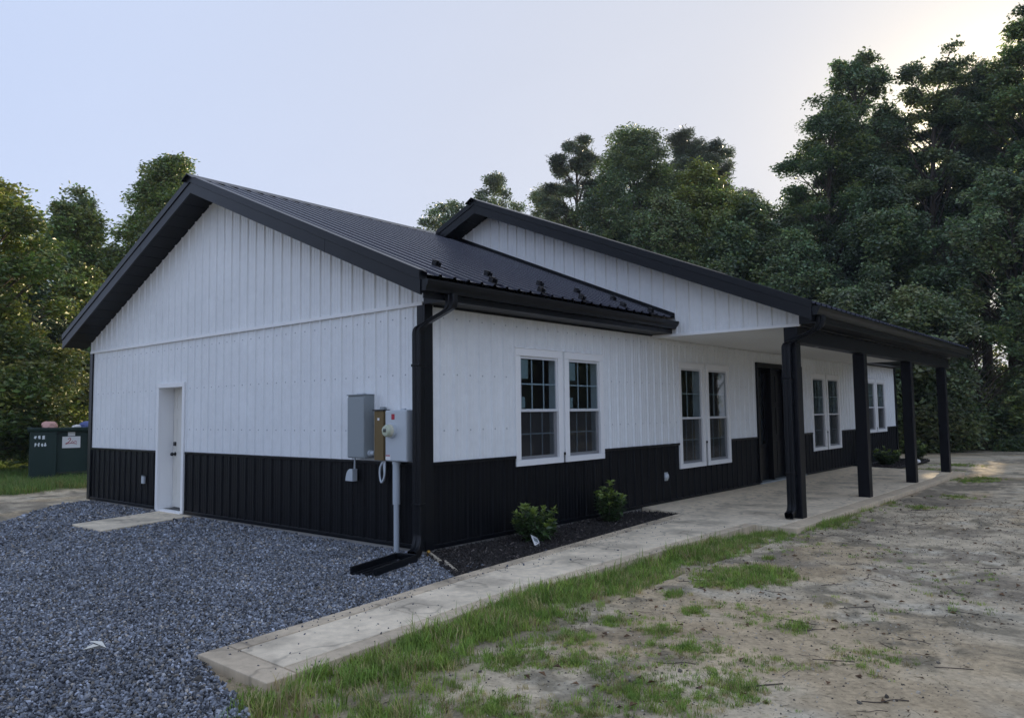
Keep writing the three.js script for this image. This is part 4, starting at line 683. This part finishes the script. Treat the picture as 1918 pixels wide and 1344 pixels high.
// ---------------------------------------------------------------- trees
const SP = [sprigGeo(1, 14, 0.36, 0.17, 0.10), sprigGeo(2, 14, 0.38, 0.16, 0.105), sprigGeo(3, 15, 0.36, 0.185, 0.08)];
const SPN = sprigGeo(5, 20, 0.26, 0.17, 0.042, 0.6);   // pine needles
const at = (az, dist) => [CAM.x + Math.sin(az * Math.PI / 180) * dist, CAM.z - Math.cos(az * Math.PI / 180) * dist];
// gaps shaped into the crowns along sun rays, to light chosen ground patches
seed = 88; const gaps = [];
for (const [gx, gz, n, sp] of [[14.4, 2.95, 7, 0.9], [1.3, 3.35, 3, 0.35], [17, 3.4, 3, 0.8], [20, 2.6, 3, 0.7], [9.5, 3.9, 2, 0.5], [5.2, 4.6, 2, 0.5], [29.5, 1.2, 4, 1.4], [31, -1.5, 4, 1.6], [32, 4, 3, 1.5], [1.5, -12.9, 4, 1.2], [-0.5, -13.2, 3, 1]]) for (let k = 0; k < n; k++) gaps.push([new THREE.Vector3(gx + rr(-1, 1) * sp * 2, 0, gz + rr(-1, 1) * sp), rr(0.25, 0.6)]);
const gv = new THREE.Vector3();
const inGap = (x, y, z) => gaps.some(([p, r]) => { gv.set(x - p.x, y - p.y, z - p.z); const t = gv.dot(SUN); return t > 4 && gv.addScaledVector(SUN, -t).lengthSq() < r * r; });
function tree(name, label, grp, [x, z], o) {
  seed = o.seed; const h = o.h, cw = o.cw, t = group(name); t.position.set(x, groundY(x, z) - 0.05, z); tag(t, label, 'tree', grp);
  const r0 = o.trunk ?? h * 0.014, lean = new THREE.Vector3(rr(-0.05, 0.05) * h, 0, rr(-0.05, 0.05) * h), ax = (f) => new THREE.Vector3(lean.x * f * f, h * 0.97 * f, lean.z * f * f), wood = [];
  for (let k = 0; k < 7; k++) wood.push(cone(ax(k / 8), ax((k + 1) / 8), r0 * Math.pow(1 - k / 8.6, 0.9) * (k ? 1 : 1.25), r0 * Math.pow(1 - (k + 1) / 8.6, 0.9), 8));
  const clus = [], n = Math.round((o.clusters ?? 40) * 1.35), base = o.base ?? 0.2, prof = o.prof ?? ((s) => Math.pow(Math.sin(Math.PI * Math.min(1, 0.14 + 0.86 * s)), 0.7)), flat = o.flat ?? 0.8;
  for (let k = 0; k < n; k++) {
    const s = (k + rnd()) / n, f = lerp(base, 0.97, s), R = cw * prof(s), q = R * Math.pow(rnd(), 0.45) * 0.85, a = k * 2.39996 + rr(-0.5, 0.5), c = ax(f).add(new THREE.Vector3(Math.cos(a) * q, 0, Math.sin(a) * q)), rc = (o.cr ?? 0.36) * 0.82 * cw * rr(0.45, 1.2) * (1 - 0.35 * s);
    c.y += -0.06 * q + rr(-0.3, 0.3); clus.push([c, rc]);
    const from = ax(Math.max(0.05, f - 0.05 - 0.35 * q / h * 2)), mid = from.clone().lerp(c, 0.55); mid.y += 0.06 * q; const rl = Math.min(r0 * 0.4, 0.02 + q * 0.018); wood.push(cone(from, mid, rl, rl * 0.6, 5), cone(mid, c, rl * 0.6, rl * 0.15, 5));
    for (let j = 0; j < 2; j++) wood.push(cone(mid, c.clone().add(new THREE.Vector3(rr(-1, 1) * rc * 0.7, rr(-0.2, 0.6) * rc, rr(-1, 1) * rc * 0.7)), rl * 0.35, rl * 0.1, 4));
  }
  const N = o.n ?? 5000, tot = clus.reduce((s, c) => s + c[1] * c[1], 0), pal = o.pal, list = [];
  for (const [c, rc] of clus) {
    const m = Math.max(8, Math.round(N * rc * rc / tot)), tone = rr(0.7, 1.25), mix = clamp01((o.mix ?? 0.4) + rr(-0.35, 0.35));
    const sub = []; for (let j = 0; j < 7; j++) { const a = rr(0, 6.283), v = rr(-0.5, 1), s = Math.sqrt(1 - v * v); sub.push([Math.cos(a) * s, v, Math.sin(a) * s, rr(0.45, 1)]); }
    for (let j = 0; j < m; j++) {
      let px, py, pz; const a = rr(0, 6.283), v = rr(-1, 1), s = Math.sqrt(1 - v * v), q = rc * Math.pow(rnd(), 0.4) * (rnd() < 0.14 ? rr(1.1, 1.5) : 1);
      if (rnd() < 0.6) { const u = sub[Math.floor(rnd() * 7)], w = 0.36 * q; px = u[0] * rc * 0.95 * u[3] + Math.cos(a) * s * w; py = u[1] * rc * 0.95 * u[3] + v * w; pz = u[2] * rc * 0.95 * u[3] + Math.sin(a) * s * w; }
      else { px = Math.cos(a) * s * q; py = v * q; pz = Math.sin(a) * s * q; }
      const y = Math.max(0.15, c.y + py * flat); if (inGap(t.position.x + c.x + px, y, t.position.z + c.z + pz)) continue; const k = mix > rnd() ? 1 : 0, f = tone * rr(0.75, 1.25);
      list.push({ x: c.x + px, y, z: c.z + pz, a: rr(-0.5, 0.5), b: rr(0, 6.283), c: rr(-0.5, 0.5), s: (o.leaf ?? 1) * rr(0.55, 1.35), col: pal[k].map((p) => p * f) });
    }
  }
  mesh('trunk', mergeGeometries(wood), barkMat, t);
  if (o.pine) scatter('crown', t, SPN, leafMat, list); else scatter('crown', t, SP[o.seed % 3], leafMat, list);
  return t;
}
const PAL = { gum: [[0.16, 0.215, 0.085], [0.28, 0.31, 0.12]], oak: [[0.135, 0.20, 0.09], [0.24, 0.29, 0.11]], maple: [[0.14, 0.21, 0.085], [0.26, 0.31, 0.09]], poplarAndSunTint: [[0.17, 0.25, 0.06], [0.32, 0.35, 0.075]], pine: [[0.12, 0.16, 0.10], [0.19, 0.22, 0.12]] };  // yellowest palette also paints sunlight into the trees left of the house
const KINDS = [PAL.oak, PAL.gum, PAL.maple];
const round = (s) => Math.pow(Math.sin(Math.PI * Math.min(1, 0.16 + 0.82 * s)), 0.6), egg = (s) => Math.pow(Math.sin(Math.PI * Math.min(1, 0.1 + 0.88 * Math.pow(s, 0.9))), 0.8), topHeavy = (s) => 0.35 + 0.65 * Math.sin(Math.PI * Math.min(1, s * 0.95)), layered = (s) => 1.05 - 0.8 * s;
// by the dumpster
tree('broadleaf_tree', 'broad pale green tree full to the ground beside the dumpster', 'trees behind the house', at(14.6, 29), { seed: 101, h: 9.8, cw: 3.6, base: 0.10, prof: round, n: 7000, clusters: 60, pal: PAL.poplarAndSunTint, mix: 0.5, trunk: 0.2 });  // yellower leaf colour puts the sunlight into this crown
tree('broadleaf_tree', 'pale green tree behind the dumpster left of the house roof', 'trees behind the house', at(19.0, 37), { seed: 102, h: 11.0, cw: 2.8, base: 0.12, prof: round, n: 5500, clusters: 48, pal: PAL.poplarAndSunTint, mix: 0.5 });  // sunlit look comes from the paler leaf colour
tree('broadleaf_tree', 'dark shaded tree standing between the pale tree and the tall green one', 'trees behind the house', at(19.8, 44), { seed: 103, h: 13.4, cw: 3.3, base: 0.1, prof: egg, n: 5500, clusters: 46, pal: PAL.gum, mix: 0.3 });
tree('broadleaf_tree', 'tall bright green egg shaped tree behind the gable peak', 'trees behind the house', at(24.2, 40), { seed: 104, h: 15, cw: 2.9, base: 0.16, prof: egg, n: 10000, clusters: 90, cr: 0.44, pal: PAL.poplarAndSunTint, mix: 0.4 });  // sun on the crown is part of its yellow-green leaf colour
tree('broadleaf_tree', 'leafy tree behind the lower roof overhang', 'trees behind the house', at(21.6, 40), { seed: 105, h: 9.4, cw: 2.2, base: 0.1, prof: round, n: 3600, clusters: 34, pal: PAL.maple, mix: 0.4 });
tree('broadleaf_tree', 'dim tree in the shade beyond the dumpster', 'trees behind the house', at(16.5, 37), { seed: 106, h: 8.5, cw: 3.2, base: 0.04, prof: round, n: 4500, clusters: 40, pal: PAL.oak, mix: 0.2 });
tree('broadleaf_tree', 'dark leafy tree past the pale broad tree, left of the dumpster', 'trees behind the house', at(11.5, 34), { seed: 107, h: 10, cw: 3.4, base: 0.04, prof: round, n: 4500, clusters: 40, pal: PAL.gum, mix: 0.3 });
tree('broadleaf_tree', 'small tree whose tip shows over the lower ridge', 'trees behind the house', at(35.0, 47), { seed: 108, h: 14.3, cw: 2.4, base: 0.3, prof: egg, n: 2400, clusters: 26, pal: PAL.poplarAndSunTint, mix: 0.5 });
// over the ridge, far off
tree('broadleaf_tree', 'round crowned tree over the lower ridge', 'trees beyond the ridge', at(43.8, 66), { seed: 111, h: 21.6, cw: 4.4, base: 0.3, prof: round, n: 3800, clusters: 30, pal: PAL.maple, mix: 0.4, leaf: 1.2, cr: 0.42 });
tree('broadleaf_tree', 'taller open tree next to the porch roof peak', 'trees beyond the ridge', at(48.2, 68), { seed: 112, h: 24.6, cw: 4.6, base: 0.35, prof: egg, n: 3600, clusters: 34, pal: PAL.oak, mix: 0.6, leaf: 1.2 });
tree('broadleaf_tree', 'low rounded tree behind the porch roof peak', 'trees beyond the ridge', at(52.0, 66), { seed: 113, h: 22.8, cw: 4.2, base: 0.25, prof: round, n: 4200, clusters: 34, pal: PAL.gum, mix: 0.5, leaf: 1.2 });
// middle wood
tree('pine_tree', 'slim dark pine left of the tall broadleaf behind the porch roof', 'wood behind the porch', at(54.6, 50), { seed: 121, h: 20.4, cw: 2.6, base: 0.3, prof: topHeavy, n: 6500, clusters: 84, pal: PAL.pine, mix: 0.5, pine: true, flat: 0.7, cr: 0.26, leaf: 1.25 });
tree('broadleaf_tree', 'tall broadleaf tree with light top behind the porch roof', 'wood behind the porch', at(59.0, 47), { seed: 122, h: 20.2, cw: 4.6, base: 0.2, prof: egg, n: 12000, clusters: 100, pal: PAL.maple, mix: 0.5 });
tree('pine_tree', 'round headed dark pine standing above the wood', 'wood behind the porch', at(64.2, 52), { seed: 123, h: 21.6, cw: 3.6, base: 0.35, prof: topHeavy, n: 9500, clusters: 110, pal: PAL.pine, mix: 0.4, pine: true, flat: 0.7, cr: 0.26, leaf: 1.3 });
tree('broadleaf_tree', 'yellow green tree in front of the round headed pine', 'wood behind the porch', at(64.3, 45), { seed: 124, h: 16.8, cw: 3.6, base: 0.2, prof: egg, n: 8000, clusters: 66, pal: PAL.poplarAndSunTint, mix: 0.75 });
tree('broadleaf_tree', 'leafy tree just right of the porch roof peak', 'wood behind the porch', at(56.3, 42), { seed: 125, h: 14.6, cw: 3.0, base: 0.1, prof: round, n: 5500, clusters: 46, pal: PAL.oak, mix: 0.5 });
tree('broadleaf_tree', 'leafy tree behind the middle of the porch roof slope', 'wood behind the porch', at(60.8, 40), { seed: 126, h: 13.2, cw: 3.3, base: 0.1, prof: round, n: 6000, clusters: 48, pal: PAL.gum, mix: 0.35 });
tree('broadleaf_tree', 'dark bushy tree at the front of the wood beyond the porch', 'front of the right hand wood', at(66.2, 39), { seed: 127, h: 12.2, cw: 3.6, base: 0.05, prof: round, n: 7000, clusters: 54, pal: PAL.maple, mix: 0.5 });
tree('broadleaf_tree', 'mid green tree filling the gap below the two pines', 'wood behind the porch', at(61.6, 48), { seed: 128, h: 17.4, cw: 4.0, base: 0.15, prof: round, n: 8000, clusters: 70, pal: PAL.oak, mix: 0.5 });
tree('broadleaf_tree', 'rounded green tree right of the round headed pine', 'wood behind the porch', at(67.6, 46), { seed: 129, h: 14.6, cw: 3.6, base: 0.1, prof: round, n: 7000, clusters: 60, pal: PAL.gum, mix: 0.3 });
// right hand wood
tree('broadleaf_tree', 'dark spreading tree with layered limbs reaching left into the sky', 'right hand wood', at(72.2, 44), { seed: 131, h: 19.0, cw: 5.6, base: 0.2, prof: layered, n: 7600, clusters: 66, pal: PAL.maple, mix: 0.35, flat: 0.42, cr: 0.30 });
tree('broadleaf_tree', 'tall narrow topped dark tree above the spreading one', 'right hand wood', at(74.8, 46), { seed: 132, h: 22.3, cw: 3.2, base: 0.3, prof: (s) => 0.25 + 0.75 * egg(s), n: 7000, clusters: 66, cr: 0.3, pal: PAL.oak, mix: 0.4 });
tree('broadleaf_tree', 'tall open tree with sun shining through its crown', 'right hand wood', at(78.6, 46), { seed: 133, h: 21.6, cw: 4.2, base: 0.3, prof: topHeavy, n: 6500, clusters: 64, pal: PAL.gum, mix: 0.4, flat: 0.5, cr: 0.27 });
tree('pine_tree', 'tall thin pine beside the glow of the sun', 'right hand wood', at(81.6, 48), { seed: 134, h: 21.5, cw: 3.8, base: 0.4, prof: topHeavy, n: 6000, clusters: 90, pal: PAL.pine, mix: 0.5, pine: true, flat: 0.55, cr: 0.26, leaf: 1.3 });
tree('broadleaf_tree', 'tallest tree of the right hand wood, thin crowned against the sun', 'right hand wood', at(84.4, 46), { seed: 135, h: 22.4, cw: 4.6, base: 0.35, prof: egg, n: 6500, clusters: 70, pal: PAL.maple, mix: 0.5, flat: 0.5, cr: 0.27 });
tree('broadleaf_tree', 'dark full tree between the narrow topped and the open crowned trees', 'right hand wood', at(76.8, 48), { seed: 137, h: 20.0, cw: 3.4, base: 0.3, prof: egg, n: 4600, clusters: 54, cr: 0.28, pal: PAL.oak, mix: 0.4 });
tree('broadleaf_tree', 'dark full tree between the open crowned tree and the thin pine', 'right hand wood', at(80.3, 50), { seed: 138, h: 20.6, cw: 3.8, base: 0.35, prof: egg, n: 4600, clusters: 54, cr: 0.28, pal: PAL.gum, mix: 0.45 });
tree('broadleaf_tree', 'dark full tree under the glow between the pine and the tallest tree', 'right hand wood', at(83.0, 53), { seed: 139, h: 22.0, cw: 3.8, base: 0.45, prof: topHeavy, n: 4200, clusters: 50, cr: 0.28, pal: PAL.maple, mix: 0.5 });
tree('broadleaf_tree', 'bright green bushy tree in the middle of the dark wood', 'front of the right hand wood', at(75.8, 38), { seed: 136, h: 12.4, cw: 3.0, base: 0.06, prof: egg, n: 7000, clusters: 52, pal: PAL.oak, mix: 0.35 });
const EDGE = ['bushy tree left of the bright green one at the wood edge', 'low bushy tree in front of the spreading layered tree', 'bushy tree at the wood edge below the sunlit open crown', 'tree with a bare lower trunk at the wood edge under the sun glow', 'low rounded tree behind the third porch post', 'smallest tree of the wood edge, past the farthest porch post', 'bare trunked tree at the wood edge past the end of the drive'];
[[70.2, 38, 10.2, 3.6, 0.4], [73.4, 35, 7.0, 3.0, 0.5], [79.6, 37, 9.5, 3.6, 0.45, 0.12, 4200], [83.4, 37, 11.5, 3.4, 0.5, 0.42, 3000], [77.4, 33, 6.2, 2.8, 0.5], [81.2, 35, 5.0, 2.2, 0.4, 0.1, 1500], [86.6, 38, 12, 3.6, 0.45, 0.35, 3200]].forEach(([az, d, h, cw, mix, base = 0.04, n = 6000], i) =>
  tree('broadleaf_tree', EDGE[i], 'edge of the right hand wood', at(az, d), { seed: 141 + i, h, cw, base, prof: round, n, clusters: 46, pal: KINDS[i % 3], mix }));
[[70.8, 50, 15, 4], [76.6, 52, 16, 4], [80.5, 54, 15, 4.2], [85.2, 55, 16, 4.2], [67.2, 53, 15.5, 4], [88.2, 44, 17, 4.4], [91.5, 45, 16, 4.6], [95.5, 44, 17, 4.6], [100, 44, 17, 4.6]].forEach(([az, d, h, cw], i) =>
  tree('broadleaf_tree', 'tall dim tree deep in the right hand wood', 'depth of the right hand wood', at(az, d), { seed: 161 + i, h, cw, base: 0.25, prof: egg, n: i === 2 || i === 3 || i === 5 ? 1700 : 3800, clusters: 38, pal: KINDS[(i + 1) % 3], mix: 0.5, leaf: 1.2 }));
[[106, 46, 12], [111, 48, 13], [116, 47, 12], [121, 49, 13], [126, 48, 12.5], [131, 50, 13], [137, 49, 12], [143, 50, 13]].forEach(([az, d, h], i) =>
  tree('broadleaf_tree', 'tree across the drive that the front windows mirror', 'trees across the drive', at(az, d), { seed: 181 + i, h, cw: 4.6, base: 0.03, prof: round, n: 2600, clusters: 36, pal: KINDS[i % 3], mix: 0.4, leaf: 1.6 }));
{ // undergrowth that closes the view under the crowns
  seed = 71; const list = [];
  for (let k = 0; k < 15000; k++) {
    const left = rnd() < 0.35, az = left ? rr(6, 28) : rr(62, 96), d = left ? rr(40, 47) : rr(42, 60), [x, z] = at(az, d), hm = (left ? 4.5 : az > 80 && az < 87 ? 3.2 : 6.0) * (0.4 + 0.9 * fbm(az * 0.5, d * 0.2, 3)), f = rr(0.6, 1.2), y = hm * Math.pow(rnd(), 0.8);
    list.push({ x, y, z, a: rr(-0.5, 0.5), b: rr(0, 6.3), c: rr(-0.5, 0.5), s: rr(1, 1.9), col: rnd() < 0.3 ? [0.26 * f, 0.31 * f, 0.09 * f] : [0.14 * f, 0.20 * f, 0.09 * f] });
  }
  tag(scatter('undergrowth', scene, SP[0], leafMat, list), 'dark undergrowth filling the wood behind the nearer trees', 'undergrowth', undefined, 'stuff');
}
renderer.render(scene, camera);
